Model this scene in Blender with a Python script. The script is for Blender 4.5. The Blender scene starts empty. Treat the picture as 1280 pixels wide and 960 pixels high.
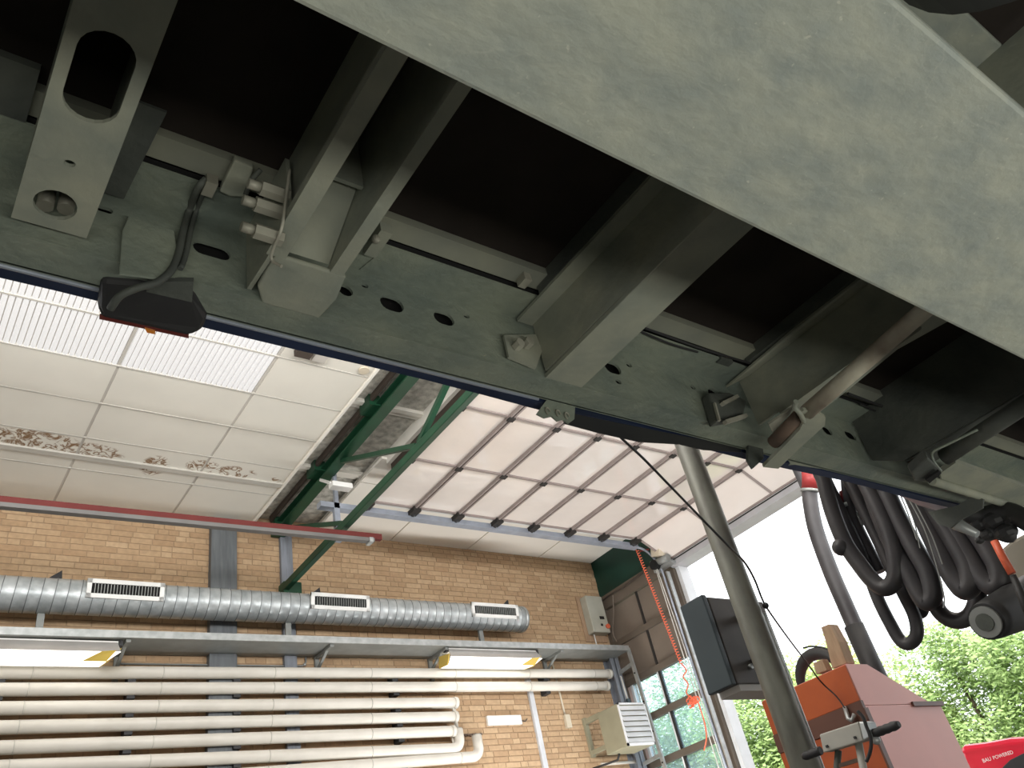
import bpy, bmesh, math, random
from mathutils import Vector, Matrix
random.seed(7)
S = bpy.context.scene
COL = S.collection
PI = math.pi

# ------------------------------------------------------------------ camera
F = 1025.878                       # focal length for a 1280 px wide frame
R_ = Vector((0.80265601, -0.56465419, -0.19211709))    # camera right
D_ = Vector((0.20593277, 0.56465878, -0.79921972))     # camera down
A_ = Vector((0.55976336, 0.60193531, 0.56950757))      # camera forward
cd = bpy.data.cameras.new('camera')
cam = bpy.data.objects.new('camera', cd)
COL.objects.link(cam)
cd.sensor_width = 36.0
cd.lens = F * 36.0 / 1280.0
cd.clip_start = 0.01
cd.clip_end = 300
cam.matrix_world = Matrix(((R_.x, -D_.x, -A_.x, 0), (R_.y, -D_.y, -A_.y, 0), (R_.z, -D_.z, -A_.z, 0), (0, 0, 0, 1)))
S.camera = cam
FLOOR = -0.6                       # workshop floor below the lens

# ------------------------------------------------------------------ sky, lights, exposure
w = bpy.data.worlds.new('sky')
S.world = w
w.use_nodes = True
bg = w.node_tree.nodes['Background']
bg.inputs['Color'].default_value = (0.93, 0.97, 1.0, 1)
bg.inputs['Strength'].default_value = 2.6
S.view_settings.view_transform = 'Standard'
S.view_settings.look = 'None'
S.view_settings.exposure = 0.0
S.view_settings.gamma = 1.0
S.view_settings.use_curve_mapping = False
S.cycles.use_denoising = True
S.cycles.max_bounces = 10
S.cycles.diffuse_bounces = 6
S.cycles.sample_clamp_indirect = 6.0


def area(name, loc, target, sx, sy, power, color=(1, 1, 1), spread=PI):
    l = bpy.data.lights.new(name, 'AREA')
    l.shape = 'RECTANGLE'
    l.size, l.size_y = sx, sy
    l.energy = power
    l.color = color
    l.spread = spread
    o = bpy.data.objects.new(name, l)
    COL.objects.link(o)
    o.location = loc
    d = (Vector(target) - Vector(loc)).normalized()
    o.rotation_euler = d.to_track_quat('-Z', 'Y').to_euler()
    return o


sl_ = bpy.data.lights.new('sun', 'SUN')
sl_.energy = 3.0
sl_.angle = math.radians(12)
sl_.color = (1.0, 0.97, 0.9)
so = bpy.data.objects.new('sun', sl_)
COL.objects.link(so)
so.rotation_euler = Vector((0.62, 0.30, -0.72)).to_track_quat('-Z', 'Y').to_euler()

# unseen area light for assumed further rooflights, above and behind the trailer
area('assumed_rooflight', (-0.6, 3.4, 4.45), (-0.6, 3.4, 0), 3.0, 2.6, 130, (1.0, 0.97, 0.93))
# unseen area lights added to brighten the roof, ceiling boards and brick wall
area('ceiling_fill', (0.5, 1.9, 3.15), (1.2, 3.6, 4.6), 5.0, 1.4, 290, (1.0, 0.985, 0.955))
area('ceiling_fill', (5.2, 1.5, 2.9), (5.6, 3.2, 4.6), 4.0, 0.5, 190, (1.0, 0.985, 0.955))
area('ceiling_fill', (6.2, 6.95, 0.0), (6.3, 7.5, 4.6), 3.6, 0.3, 115, (1.0, 0.985, 0.955))
# assumed unseen low area light that puts the beam's shadow on the outriggers
area('assumed_low_light', (0.9, -0.62, -0.5), (0.9, 0.25, 0.65), 4.5, 0.12, 25, (1.0, 0.99, 0.9))


# ------------------------------------------------------------------ helpers
def at(px, py, plane, val):
    """world point of a picture position on the plane X, Y or Z = val"""
    d = A_ + R_ * ((px - 640) / F) + D_ * ((py - 480) / F)
    i = 'XYZ'.index(plane)
    return d * (val / d[i])


MATS = {}


def mat(name, c1, c2=None, scale=6.0, rough=0.6, metal=0.0, bump=0.0, bscale=60.0, stretch=(1, 1, 1), detail=5.0, lo=0.35, hi=0.65, spec=0.4, coat=0.0):
    m = bpy.data.materials.new(name)
    m.use_nodes = True
    nt = m.node_tree
    b = nt.nodes['Principled BSDF']
    b.inputs['Roughness'].default_value = rough
    b.inputs['Metallic'].default_value = metal
    b.inputs['Specular IOR Level'].default_value = spec
    b.inputs['Coat Weight'].default_value = coat
    c2 = c2 or tuple(x * 0.85 for x in c1)
    tc = nt.nodes.new('ShaderNodeTexCoord')
    mp = nt.nodes.new('ShaderNodeMapping')
    mp.inputs['Scale'].default_value = stretch
    nt.links.new(tc.outputs['Object'], mp.inputs['Vector'])
    n = nt.nodes.new('ShaderNodeTexNoise')
    n.inputs['Scale'].default_value = scale
    n.inputs['Detail'].default_value = detail
    nt.links.new(mp.outputs['Vector'], n.inputs['Vector'])
    r = nt.nodes.new('ShaderNodeValToRGB')
    r.color_ramp.elements[0].position = lo
    r.color_ramp.elements[1].position = hi
    r.color_ramp.elements[0].color = (*c1, 1)
    r.color_ramp.elements[1].color = (*c2, 1)
    nt.links.new(n.outputs['Fac'], r.inputs['Fac'])
    nt.links.new(r.outputs['Color'], b.inputs['Base Color'])
    if bump:
        n2 = nt.nodes.new('ShaderNodeTexNoise')
        n2.inputs['Scale'].default_value = bscale
        n2.inputs['Detail'].default_value = 4
        nt.links.new(mp.outputs['Vector'], n2.inputs['Vector'])
        bp = nt.nodes.new('ShaderNodeBump')
        bp.inputs['Strength'].default_value = bump
        bp.inputs['Distance'].default_value = 0.01
        nt.links.new(n2.outputs['Fac'], bp.inputs['Height'])
        nt.links.new(bp.outputs['Normal'], b.inputs['Normal'])
    MATS[name] = m
    return m


def emat(name, c, s, base=(0.8, 0.8, 0.8)):
    m = mat(name, base, base)
    b = m.node_tree.nodes['Principled BSDF']
    b.inputs['Emission Color'].default_value = (*c, 1)
    b.inputs['Emission Strength'].default_value = s
    return m


class MB:
    def __init__(self):
        self.bm = bmesh.new()

    def box(self, x0, x1, y0, y1, z0, z1):
        v = [self.bm.verts.new((x, y, z)) for x in (x0, x1) for y in (y0, y1) for z in (z0, z1)]
        for f in ((0, 1, 3, 2), (4, 6, 7, 5), (0, 4, 5, 1), (2, 3, 7, 6), (0, 2, 6, 4), (1, 5, 7, 3)):
            self.bm.faces.new([v[i] for i in f])
        return self

    def obox(self, c, ax, ay, az, sx, sy, sz):
        c, ax, ay, az = Vector(c), Vector(ax).normalized(), Vector(ay).normalized(), Vector(az).normalized()
        v = [self.bm.verts.new(c + ax * (i * sx / 2) + ay * (j * sy / 2) + az * (k * sz / 2)) for i in (-1, 1) for j in (-1, 1) for k in (-1, 1)]
        for f in ((0, 1, 3, 2), (4, 6, 7, 5), (0, 4, 5, 1), (2, 3, 7, 6), (0, 2, 6, 4), (1, 5, 7, 3)):
            self.bm.faces.new([v[i] for i in f])
        return self

    def bar(self, p, q, wid, hei, up=(0, 0, 1)):
        """a rectangular bar from p to q"""
        p, q, up = Vector(p), Vector(q), Vector(up)
        d = (q - p)
        a = d.normalized()
        s = a.cross(up).normalized()
        u = s.cross(a).normalized()
        return self.obox((p + q) / 2, a, s, u, d.length, wid, hei)

    def tube(self, pts, r, n=12, caps=True):
        pts = [Vector(p) for p in pts]
        rs = r if isinstance(r, (list, tuple)) else [r] * len(pts)
        t0 = (pts[1] - pts[0]).normalized()
        ref = Vector((0, 0, 1)) if abs(t0.z) < 0.9 else Vector((1, 0, 0))
        u = t0.cross(ref).normalized()
        rings = []
        for i, p in enumerate(pts):
            if i == 0:
                t = t0
            elif i == len(pts) - 1:
                t = (pts[i] - pts[i - 1]).normalized()
            else:
                t = ((pts[i + 1] - pts[i]).normalized() + (pts[i] - pts[i - 1]).normalized()).normalized()
            u = (u - t * u.dot(t)).normalized()
            v = t.cross(u)
            rings.append([self.bm.verts.new(p + (u * math.cos(2 * PI * k / n) + v * math.sin(2 * PI * k / n)) * rs[i]) for k in range(n)])
        for a, b in zip(rings, rings[1:]):
            for k in range(n):
                f = self.bm.faces.new((a[k], a[(k + 1) % n], b[(k + 1) % n], b[k]))
                f.smooth = n > 6
        if caps:
            self.bm.faces.new(rings[0][::-1])
            self.bm.faces.new(rings[-1])
        return self

    def plate(self, outline, holes, o, e1, e2, th):
        """flat plate with holes: 2-D outline and holes in the frame o, e1, e2, thickened along e1 x e2"""
        o, e1, e2 = Vector(o), Vector(e1), Vector(e2)
        nrm = e1.cross(e2).normalized()
        tmp = bmesh.new()
        edges = []
        loops = []
        for lp in [outline] + list(holes):
            vs = [tmp.verts.new((p[0], p[1], 0)) for p in lp]
            loops.append(vs)
            edges += [tmp.edges.new((vs[i], vs[(i + 1) % len(vs)])) for i in range(len(vs))]
        bmesh.ops.triangle_fill(tmp, use_beauty=True, edges=edges, normal=(0, 0, 1))
        tmp.verts.ensure_lookup_table()
        tmp.verts.index_update()
        lo = [self.bm.verts.new(o + e1 * v.co.x + e2 * v.co.y) for v in tmp.verts]
        hi = [self.bm.verts.new(o + e1 * v.co.x + e2 * v.co.y + nrm * th) for v in tmp.verts]
        for f in tmp.faces:
            idx = [v.index for v in f.verts]
            self.bm.faces.new([lo[i] for i in idx][::-1])
            self.bm.faces.new([hi[i] for i in idx])
        for vs in loops:
            for i in range(len(vs)):
                a, b = vs[i].index, vs[(i + 1) % len(vs)].index
                self.bm.faces.new((lo[a], lo[b], hi[b], hi[a]))
        tmp.free()
        return self

    def prism(self, pts, vec):
        """polygon of world points pushed along vec"""
        vec = Vector(vec)
        lo = [self.bm.verts.new(Vector(p)) for p in pts]
        hi = [self.bm.verts.new(Vector(p) + vec) for p in pts]
        n = len(pts)
        self.bm.faces.new(lo[::-1])
        self.bm.faces.new(hi)
        for i in range(n):
            self.bm.faces.new((lo[i], lo[(i + 1) % n], hi[(i + 1) % n], hi[i]))
        return self

    def sphere(self, c, r, seg=12, sx=1, sy=1, sz=1):
        bmesh.ops.create_uvsphere(self.bm, u_segments=seg, v_segments=seg // 2 + 2, radius=r,
                                  matrix=Matrix.Translation(Vector(c)) @ Matrix.Diagonal((sx, sy, sz, 1)))
        return self

    def build(self, name, m, parent=None, bevel=0.0, smooth=False):
        bmesh.ops.recalc_face_normals(self.bm, faces=self.bm.faces)
        me = bpy.data.meshes.new(name)
        if smooth:
            for f in self.bm.faces:
                f.smooth = True
        self.bm.to_mesh(me)
        self.bm.free()
        me.materials.append(m)
        o = bpy.data.objects.new(name, me)
        COL.objects.link(o)
        if parent is not None:
            o.parent = parent
            o.matrix_parent_inverse = Matrix.Translation(-Vector(base_of(parent)))
        if bevel:
            b = o.modifiers.new('bevel', 'BEVEL')
            b.width = bevel
            b.segments = 2
            b.limit_method = 'ANGLE'
        return o


def base_of(o):
    if o is None:
        return (0, 0, 0)
    return o.get('_base', (0, 0, 0))


BASES = {}


def base_of(o):
    return BASES.get(o.name, (0, 0, 0))


def tag(o, label=None, cat=None, group=None, kind=None):
    if label:
        o['label'] = label
    if cat:
        o['category'] = cat
    if group:
        o['group'] = group
    if kind:
        o['kind'] = kind
    return o


def thing(name, loc, label, cat, group=None, kind=None):
    o = bpy.data.objects.new(name, None)
    o.empty_display_size = 0.05
    COL.objects.link(o)
    o.location = loc
    BASES[o.name] = tuple(loc)
    return tag(o, label, cat, group, kind)


def struct(name, label):
    o = bpy.data.objects.new(name, None)
    o.empty_display_size = 0.1
    COL.objects.link(o)
    return tag(o, label, None, None, 'structure')


def circle(cx, cy, r, n=20, ry=None):
    ry = ry or r
    return [(cx + r * math.cos(2 * PI * k / n), cy + ry * math.sin(2 * PI * k / n)) for k in range(n)]


def slot2(cx, cy, w_, l_, n=10):
    """rounded slot, long in y"""
    r = w_ / 2
    h = max(l_ / 2 - r, 0)
    pts = [(cx + r * math.cos(t), cy + h + r * math.sin(t)) for t in [PI * k / n for k in range(n + 1)]]
    pts += [(cx + r * math.cos(t), cy - h + r * math.sin(t)) for t in [PI + PI * k / n for k in range(n + 1)]]
    return pts


def smooth_path(pts, sub=6):
    pts = [Vector(p) for p in pts]
    out = []
    n = len(pts)
    for i in range(n - 1):
        p0, p1, p2, p3 = pts[max(i - 1, 0)], pts[i], pts[i + 1], pts[min(i + 2, n - 1)]
        for k in range(sub):
            t = k / sub
            out.append(0.5 * ((2 * p1) + (p2 - p0) * t + (2 * p0 - 5 * p1 + 4 * p2 - p3) * t * t + (3 * p1 - p0 - 3 * p2 + p3) * t ** 3))
    out.append(pts[-1])
    return out


# ------------------------------------------------------------------ materials
M = MATS
mat('concrete_floor', (0.075, 0.075, 0.07), (0.055, 0.055, 0.052), 1.5, 0.55)
mat('yard_asphalt', (0.42, 0.41, 0.39), (0.36, 0.35, 0.33), 3, 0.9)
mat('ceiling_tile', (0.75, 0.725, 0.65), (0.71, 0.685, 0.615), 2, 0.8)
mat('ceiling_bar', (0.58, 0.55, 0.50), None, 2, 0.7)
mat('seam_strip', (0.56, 0.54, 0.49), None, 2, 0.7)
mat('white_ceiling', (0.90, 0.87, 0.80), (0.86, 0.83, 0.76), 2, 0.7)
mat('wood_wool', (0.62, 0.60, 0.54), (0.34, 0.33, 0.29), 14, 0.95, bump=0.8, bscale=70, detail=8)
mat('roof_batten', (0.80, 0.77, 0.70), None, 4, 0.8)
mat('brown_channel', (0.06, 0.045, 0.035), None, 4, 0.8)
mat('mortar', (0.40, 0.285, 0.18), (0.35, 0.245, 0.155), 20, 0.95)
mat('green_paint', (0.010, 0.060, 0.028), (0.008, 0.045, 0.022), 6, 0.45)
mat('green_panel', (0.006, 0.042, 0.03), (0.004, 0.032, 0.023), 3, 0.5)
mat('column_grey', (0.15, 0.165, 0.175), (0.11, 0.12, 0.13), 5, 0.6, stretch=(6, 6, 0.6))
mat('column_blue', (0.23, 0.25, 0.29), (0.16, 0.175, 0.20), 5, 0.6, stretch=(6, 6, 0.6))
mat('rail_red', (0.13, 0.028, 0.025), (0.11, 0.024, 0.022), 4, 0.7, spec=0.2)
mat('rail_grey', (0.15, 0.145, 0.14), None, 4, 0.6)
mat('spiral_duct', (0.50, 0.53, 0.54), (0.36, 0.39, 0.40), 11, 0.36, 0.35, bump=0.15, bscale=30)
mat('white_enamel', (0.78, 0.78, 0.76), None, 4, 0.4)
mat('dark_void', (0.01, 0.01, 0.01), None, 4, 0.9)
mat('dark_steel', (0.03, 0.03, 0.032), None, 10, 0.6)
mat('galvanised', (0.48, 0.50, 0.50), (0.36, 0.38, 0.38), 14, 0.42, 0.55)
mat('tray_grey', (0.27, 0.28, 0.27), (0.22, 0.23, 0.22), 6, 0.5, 0.3)
mat('pipe_jacket', (0.68, 0.65, 0.59), (0.62, 0.59, 0.53), 4, 0.4)
mat('pipe_band', (0.50, 0.48, 0.43), None, 4, 0.5)
mat('trunking', (0.60, 0.62, 0.66), None, 4, 0.4)
mat('beige_plastic', (0.62, 0.55, 0.43), None, 4, 0.5)
mat('lamp_reflector', (0.66, 0.64, 0.62), None, 4, 0.25, 0.6)
mat('yellowed_plastic', (0.62, 0.45, 0.10), None, 4, 0.4)
mat('control_box', (0.46, 0.46, 0.40), (0.40, 0.40, 0.34), 5, 0.6)
mat('heater_side', (0.30, 0.285, 0.20), None, 4, 0.6)
mat('heater_louver', (0.74, 0.76, 0.78), None, 4, 0.4)
mat('tan_panel', (0.19, 0.155, 0.125), (0.165, 0.135, 0.11), 3, 0.6)
mat('brown_frame', (0.13, 0.105, 0.085), (0.11, 0.09, 0.07), 4, 0.6)
mat('dark_gasket', (0.025, 0.022, 0.02), None, 4, 0.7)
mat('door_frame_white', (0.70, 0.72, 0.74), None, 3, 0.5)
mat('lintel_grey', (0.45, 0.45, 0.47), None, 3, 0.5)
mat('pink_render', (0.72, 0.58, 0.55), None, 3, 0.8)
mat('section_rail', (0.30, 0.25, 0.235), (0.25, 0.21, 0.195), 5, 0.5)
mat('track_steel', (0.40, 0.44, 0.52), (0.33, 0.36, 0.42), 8, 0.4, 0.4)
mat('red_plastic', (0.28, 0.03, 0.03), None, 4, 0.5)
mat('white_cord', (0.62, 0.62, 0.58), None, 4, 0.8)
mat('coil_orange', (0.80, 0.16, 0.08), None, 4, 0.4)
mat('black_rubber', (0.022, 0.022, 0.024), (0.03, 0.03, 0.03), 8, 0.55)
mat('hose_rubber', (0.070, 0.066, 0.070), (0.045, 0.043, 0.047), 5, 0.42)
mat('post_steel', (0.24, 0.245, 0.21), (0.15, 0.145, 0.13), 5, 0.45, 0.2, stretch=(3, 3, 1))
mat('cabinet_teal', (0.045, 0.062, 0.070), (0.038, 0.052, 0.06), 4, 0.5)
mat('cabinet_dirty', (0.12, 0.105, 0.095), (0.075, 0.068, 0.065), 4, 0.6)
mat('cabinet_base', (0.62, 0.60, 0.57), None, 4, 0.6)
mat('tester_orange', (0.42, 0.085, 0.018), (0.34, 0.065, 0.016), 4, 0.5)
mat('tester_pink', (0.72, 0.33, 0.29), (0.67, 0.31, 0.27), 3, 0.45)
mat('tester_edge', (0.12, 0.05, 0.033), None, 4, 0.5)
mat('wood_block', (0.42, 0.29, 0.19), (0.33, 0.22, 0.14), 10, 0.8, stretch=(4, 4, 0.8))
mat('control_grey', (0.40, 0.39, 0.35), None, 5, 0.5)
mat('tractor_red', (0.72, 0.012, 0.045), (0.66, 0.012, 0.04), 3, 0.22, coat=0.5)
mat('white_print', (0.9, 0.9, 0.9), None, 3, 0.5)
mat('leaf_light', (0.42, 0.56, 0.22), (0.30, 0.44, 0.14), 0.9, 0.6)
mat('leaf_mid', (0.32, 0.47, 0.22), (0.22, 0.36, 0.15), 0.9, 0.6)
mat('leaf_yellow', (0.52, 0.62, 0.20), (0.38, 0.52, 0.15), 0.9, 0.6)
mat('bark', (0.12, 0.09, 0.06), None, 6, 0.9)
mat('pale_housing', (0.45, 0.42, 0.35), (0.38, 0.35, 0.29), 4, 0.6)
# trailer
mat('beam_galv', (0.375, 0.39, 0.325), (0.265, 0.295, 0.27), 26, 0.62, 0.0, bump=0.18, bscale=75, detail=8, stretch=(0.9, 1.3, 1), lo=0.32, hi=0.68)
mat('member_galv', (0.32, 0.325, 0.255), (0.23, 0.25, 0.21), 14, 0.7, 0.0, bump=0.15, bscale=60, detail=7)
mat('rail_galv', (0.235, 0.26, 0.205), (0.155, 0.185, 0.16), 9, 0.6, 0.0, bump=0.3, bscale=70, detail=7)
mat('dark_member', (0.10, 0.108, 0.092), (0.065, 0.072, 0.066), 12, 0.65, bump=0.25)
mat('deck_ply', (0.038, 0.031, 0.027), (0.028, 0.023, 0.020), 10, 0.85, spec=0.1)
mat('batten_alu', (0.27, 0.275, 0.215), (0.21, 0.22, 0.185), 10, 0.6)
mat('curtain_blue', (0.018, 0.028, 0.065), (0.012, 0.018, 0.04), 6, 0.35)
mat('hem_sheen', (0.55, 0.48, 0.50), (0.40, 0.28, 0.28), 9, 0.35)  # pinkish white that paints the reflection on the curtain hem
mat('bolt_steel', (0.42, 0.41, 0.34), (0.28, 0.27, 0.22), 20, 0.5, 0.2)
mat('rust', (0.16, 0.11, 0.08), (0.10, 0.075, 0.06), 25, 0.8)
mat('tube_galv', (0.52, 0.49, 0.39), (0.30, 0.235, 0.18), 16, 0.6, bump=0.2, lo=0.45, hi=0.75)
mat('amber', (0.8, 0.25, 0.03), None, 4, 0.3)
mat('lamp_red', (0.16, 0.035, 0.03), None, 4, 0.4)
emat('rooflight_glow', (1.0, 0.98, 0.97), 0.42, (0.5, 0.5, 0.5))
emat('tube_glow', (1.0, 0.95, 0.85), 1.6)

def specks(m, scale, amount, col):
    nt = m.node_tree
    b = nt.nodes['Principled BSDF']
    src = b.inputs['Base Color'].links[0].from_socket
    tc = nt.nodes.new('ShaderNodeTexCoord')
    for sc, lo, hi, st in ((scale, 0.70, 0.76, (1, 1, 1)), (7.0, 0.492, 0.5, (1.0, 2.6, 1.0))):
        n = nt.nodes.new('ShaderNodeTexNoise')
        n.inputs['Scale'].default_value = sc
        n.inputs['Detail'].default_value = 3 if sc > 20 else 7
        n.inputs['Distortion'].default_value = 0.0 if sc > 20 else 0.6
        mp = nt.nodes.new('ShaderNodeMapping')
        mp.inputs['Scale'].default_value = st
        mp.inputs['Rotation'].default_value = (0, 0, 0.5)
        nt.links.new(tc.outputs['Object'], mp.inputs['Vector'])
        nt.links.new(mp.outputs['Vector'], n.inputs['Vector'])
        r = nt.nodes.new('ShaderNodeValToRGB')
        r.color_ramp.elements[0].position = lo
        r.color_ramp.elements[1].position = hi
        if sc < 20:
            e = r.color_ramp.elements.new(0.508)
            e.color = (0, 0, 0, 1)
        r.color_ramp.elements[0].color = (0, 0, 0, 1)
        r.color_ramp.elements[1].color = (amount, amount, amount, 1) if sc > 20 else (amount * 0.22,) * 3 + (1,)
        nt.links.new(n.outputs['Fac'], r.inputs['Fac'])
        mx = nt.nodes.new('ShaderNodeMix')
        mx.data_type = 'RGBA'
        mx.inputs['B'].default_value = (*col, 1)
        nt.links.new(r.outputs['Color'], mx.inputs['Factor'])
        nt.links.new(src, mx.inputs['A'])
        src = mx.outputs['Result']
    nt.links.new(src, b.inputs['Base Color'])


specks(M['beam_galv'], 190, 0.5, (0.55, 0.55, 0.46))

# rust stains on the ceiling tiles: brown marks with a shape of their own
def stain(m):
    nt = m.node_tree
    b = nt.nodes['Principled BSDF']
    src = b.inputs['Base Color'].links[0].from_socket
    geo = nt.nodes.new('ShaderNodeNewGeometry')
    n1 = nt.nodes.new('ShaderNodeTexNoise')
    n1.inputs['Scale'].default_value = 9
    n1.inputs['Detail'].default_value = 6
    n1.inputs['Distortion'].default_value = 1.6
    nt.links.new(geo.outputs['Position'], n1.inputs['Vector'])
    ring = nt.nodes.new('ShaderNodeMath')
    ring.operation = 'SUBTRACT'
    ring.inputs[1].default_value = 0.53
    nt.links.new(n1.outputs['Fac'], ring.inputs[0])
    ab = nt.nodes.new('ShaderNodeMath')
    ab.operation = 'ABSOLUTE'
    nt.links.new(ring.outputs[0], ab.inputs[0])
    thin = nt.nodes.new('ShaderNodeMapRange')
    thin.inputs[1].default_value = 0.012
    thin.inputs[2].default_value = 0.085
    thin.inputs[3].default_value = 1
    thin.inputs[4].default_value = 0
    nt.links.new(ab.outputs[0], thin.inputs[0])
    total = None
    for (cx, cy, rx, ry) in ((0.78, 7.10, 0.42, 0.17), (1.25, 7.17, 0.32, 0.16), (1.85, 7.25, 0.14, 0.20), (2.28, 7.14, 0.18, 0.13), (2.62, 7.15, 0.22, 0.12), (3.05, 7.19, 0.07, 0.05)):
        sub = nt.nodes.new('ShaderNodeVectorMath')
        sub.operation = 'SUBTRACT'
        sub.inputs[1].default_value = (cx, cy, 4.6)
        nt.links.new(geo.outputs['Position'], sub.inputs[0])
        sc = nt.nodes.new('ShaderNodeVectorMath')
        sc.operation = 'MULTIPLY'
        sc.inputs[1].default_value = (1 / rx, 1 / ry, 1)
        nt.links.new(sub.outputs[0], sc.inputs[0])
        ln = nt.nodes.new('ShaderNodeVectorMath')
        ln.operation = 'LENGTH'
        nt.links.new(sc.outputs[0], ln.inputs[0])
        mr = nt.nodes.new('ShaderNodeMapRange')
        mr.inputs[1].default_value = 1.0
        mr.inputs[2].default_value = 0.75
        mr.inputs[3].default_value = 0
        mr.inputs[4].default_value = 1
        nt.links.new(ln.outputs['Value'], mr.inputs[0])
        if total is None:
            total = mr.outputs[0]
        else:
            mx = nt.nodes.new('ShaderNodeMath')
            mx.operation = 'MAXIMUM'
            nt.links.new(total, mx.inputs[0])
            nt.links.new(mr.outputs[0], mx.inputs[1])
            total = mx.outputs[0]
    ml = nt.nodes.new('ShaderNodeMath')
    ml.operation = 'MULTIPLY'
    nt.links.new(total, ml.inputs[0])
    nt.links.new(thin.outputs[0], ml.inputs[1])
    mix = nt.nodes.new('ShaderNodeMix')
    mix.data_type = 'RGBA'
    mix.inputs['B'].default_value = (0.22, 0.125, 0.06, 1)
    nt.links.new(ml.outputs[0], mix.inputs['Factor'])
    nt.links.new(src, mix.inputs['A'])
    nt.links.new(mix.outputs['Result'], b.inputs['Base Color'])


stain(M['ceiling_tile'])


def brick_mat(name, island):
    m = bpy.data.materials.new(name)
    m.use_nodes = True
    nt = m.node_tree
    b = nt.nodes['Principled BSDF']
    b.inputs['Roughness'].default_value = 0.9
    if island:
        g = nt.nodes.new('ShaderNodeNewGeometry')
        rnd = g.outputs['Random Per Island']
    else:
        g = nt.nodes.new('ShaderNodeObjectInfo')
        rnd = g.outputs['Random']
    r = nt.nodes.new('ShaderNodeValToRGB')
    e = r.color_ramp.elements
    e[0].color = (0.40, 0.265, 0.155, 1)
    e[1].color = (0.50, 0.355, 0.22, 1)
    x = e.new(0.5)
    x.color = (0.45, 0.31, 0.185, 1)
    nt.links.new(rnd, r.inputs['Fac'])
    geo = nt.nodes.new('ShaderNodeNewGeometry')
    n = nt.nodes.new('ShaderNodeTexNoise')
    n.inputs['Scale'].default_value = 25
    nt.links.new(geo.outputs['Position'], n.inputs['Vector'])
    mx = nt.nodes.new('ShaderNodeMix')
    mx.data_type = 'RGBA'
    mx.blend_type = 'OVERLAY'
    mx.inputs['Factor'].default_value = 0.2
    nt.links.new(r.outputs['Color'], mx.inputs['A'])
    nt.links.new(n.outputs['Fac'], mx.inputs['B'])
    nt.links.new(mx.outputs['Result'], b.inputs['Base Color'])
    M[name] = m


brick_mat('brick_single', False)
brick_mat('brick_bulk', True)

# glossy translucent door pane with slightly wavy surface
m = mat('door_pane', (0.80, 0.735, 0.685), (0.74, 0.68, 0.635), 1.2, 0.07, bump=0.5, bscale=4.5, spec=0.6, coat=0.4)
# window glass with the milky sky reflection of the photograph
m = bpy.data.materials.new('window_glass')
m.use_nodes = True
nt = m.node_tree
nt.nodes.remove(nt.nodes['Principled BSDF'])
tr = nt.nodes.new('ShaderNodeBsdfTransparent')
tr.inputs['Color'].default_value = (0.86, 0.95, 0.98, 1)
gl = nt.nodes.new('ShaderNodeBsdfGlossy')
gl.inputs['Roughness'].default_value = 0.02
df = nt.nodes.new('ShaderNodeBsdfTranslucent')
df.inputs['Color'].default_value = (0.62, 0.80, 0.95, 1)
m1 = nt.nodes.new('ShaderNodeMixShader')
m1.inputs[0].default_value = 0.10
m2 = nt.nodes.new('ShaderNodeMixShader')
m2.inputs[0].default_value = 0.15
nt.links.new(tr.outputs[0], m1.inputs[1])
nt.links.new(gl.outputs[0], m1.inputs[2])
nt.links.new(m1.outputs[0], m2.inputs[1])
nt.links.new(df.outputs[0], m2.inputs[2])
nt.links.new(m2.outputs[0], nt.nodes['Material Output'].inputs['Surface'])
M['window_glass'] = m

# ------------------------------------------------------------------ floor and yard
YW, XE, ZC = 8.2, 8.33, 4.6
o = MB().box(-9, XE + 0.1, -9, YW + 0.2, FLOOR - 0.1, FLOOR).build('floor', M['concrete_floor'])
tag(o, 'smooth grey concrete workshop floor under the trailer', kind='structure')
o = MB().box(XE + 0.1, 60, -40, 50, FLOOR - 0.12, FLOOR - 0.02).build('floor', M['yard_asphalt'])
o.name = 'floor_yard'
tag(o, 'grey yard paving outside the open door', kind='structure')

# ------------------------------------------------------------------ brick wall
wall = MB().box(-4, XE + 0.25, YW - 0.006, YW + 0.3, FLOOR, 5.4).build('wall_left', M['mortar'])
tag(wall, 'long wall of yellowish brown bricks behind the pipes', kind='structure')
brick_me = {}
for kind, L in (('stretcher', 0.204), ('header', 0.098)):
    bm = MB().box(-L / 2, L / 2, -0.012, 0.05, -0.027, 0.027)
    bmesh.ops.recalc_face_normals(bm.bm, faces=bm.bm.faces)
    me = bpy.data.meshes.new('brick_' + kind)
    bm.bm.to_mesh(me)
    bm.bm.free()
    me.materials.append(M['brick_single'])
    brick_me[kind] = (me, L)
layout = []
course = 0.0645
z = FLOOR + 0.03
while z < 5.0:
    x = -2.0 + random.uniform(-0.2, 0)
    run = 0
    while x < XE - 0.02:
        kind = 'header' if (random.random() < 0.27 or run > 4) else 'stretcher'
        run = 0 if kind == 'header' else run + 1
        L = brick_me[kind][1]
        if x + L > XE:
            kind, L = 'header', 0.098
        if x + L <= XE + 0.03:
            layout.append((x + L / 2, z, kind))
        x += L + 0.010
    z += course


def shows(x, z):
    if 2.66 < x < 3.02 or 3.45 < x < 3.68:
        return False
    return (0.55 < x < 8.2 and 3.80 < z < 4.52) or (6.0 < x < 7.4 and 1.85 < z < 2.65)


def depth(b):
    return A_.dot(Vector((b[0], YW, b[1])))


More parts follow.
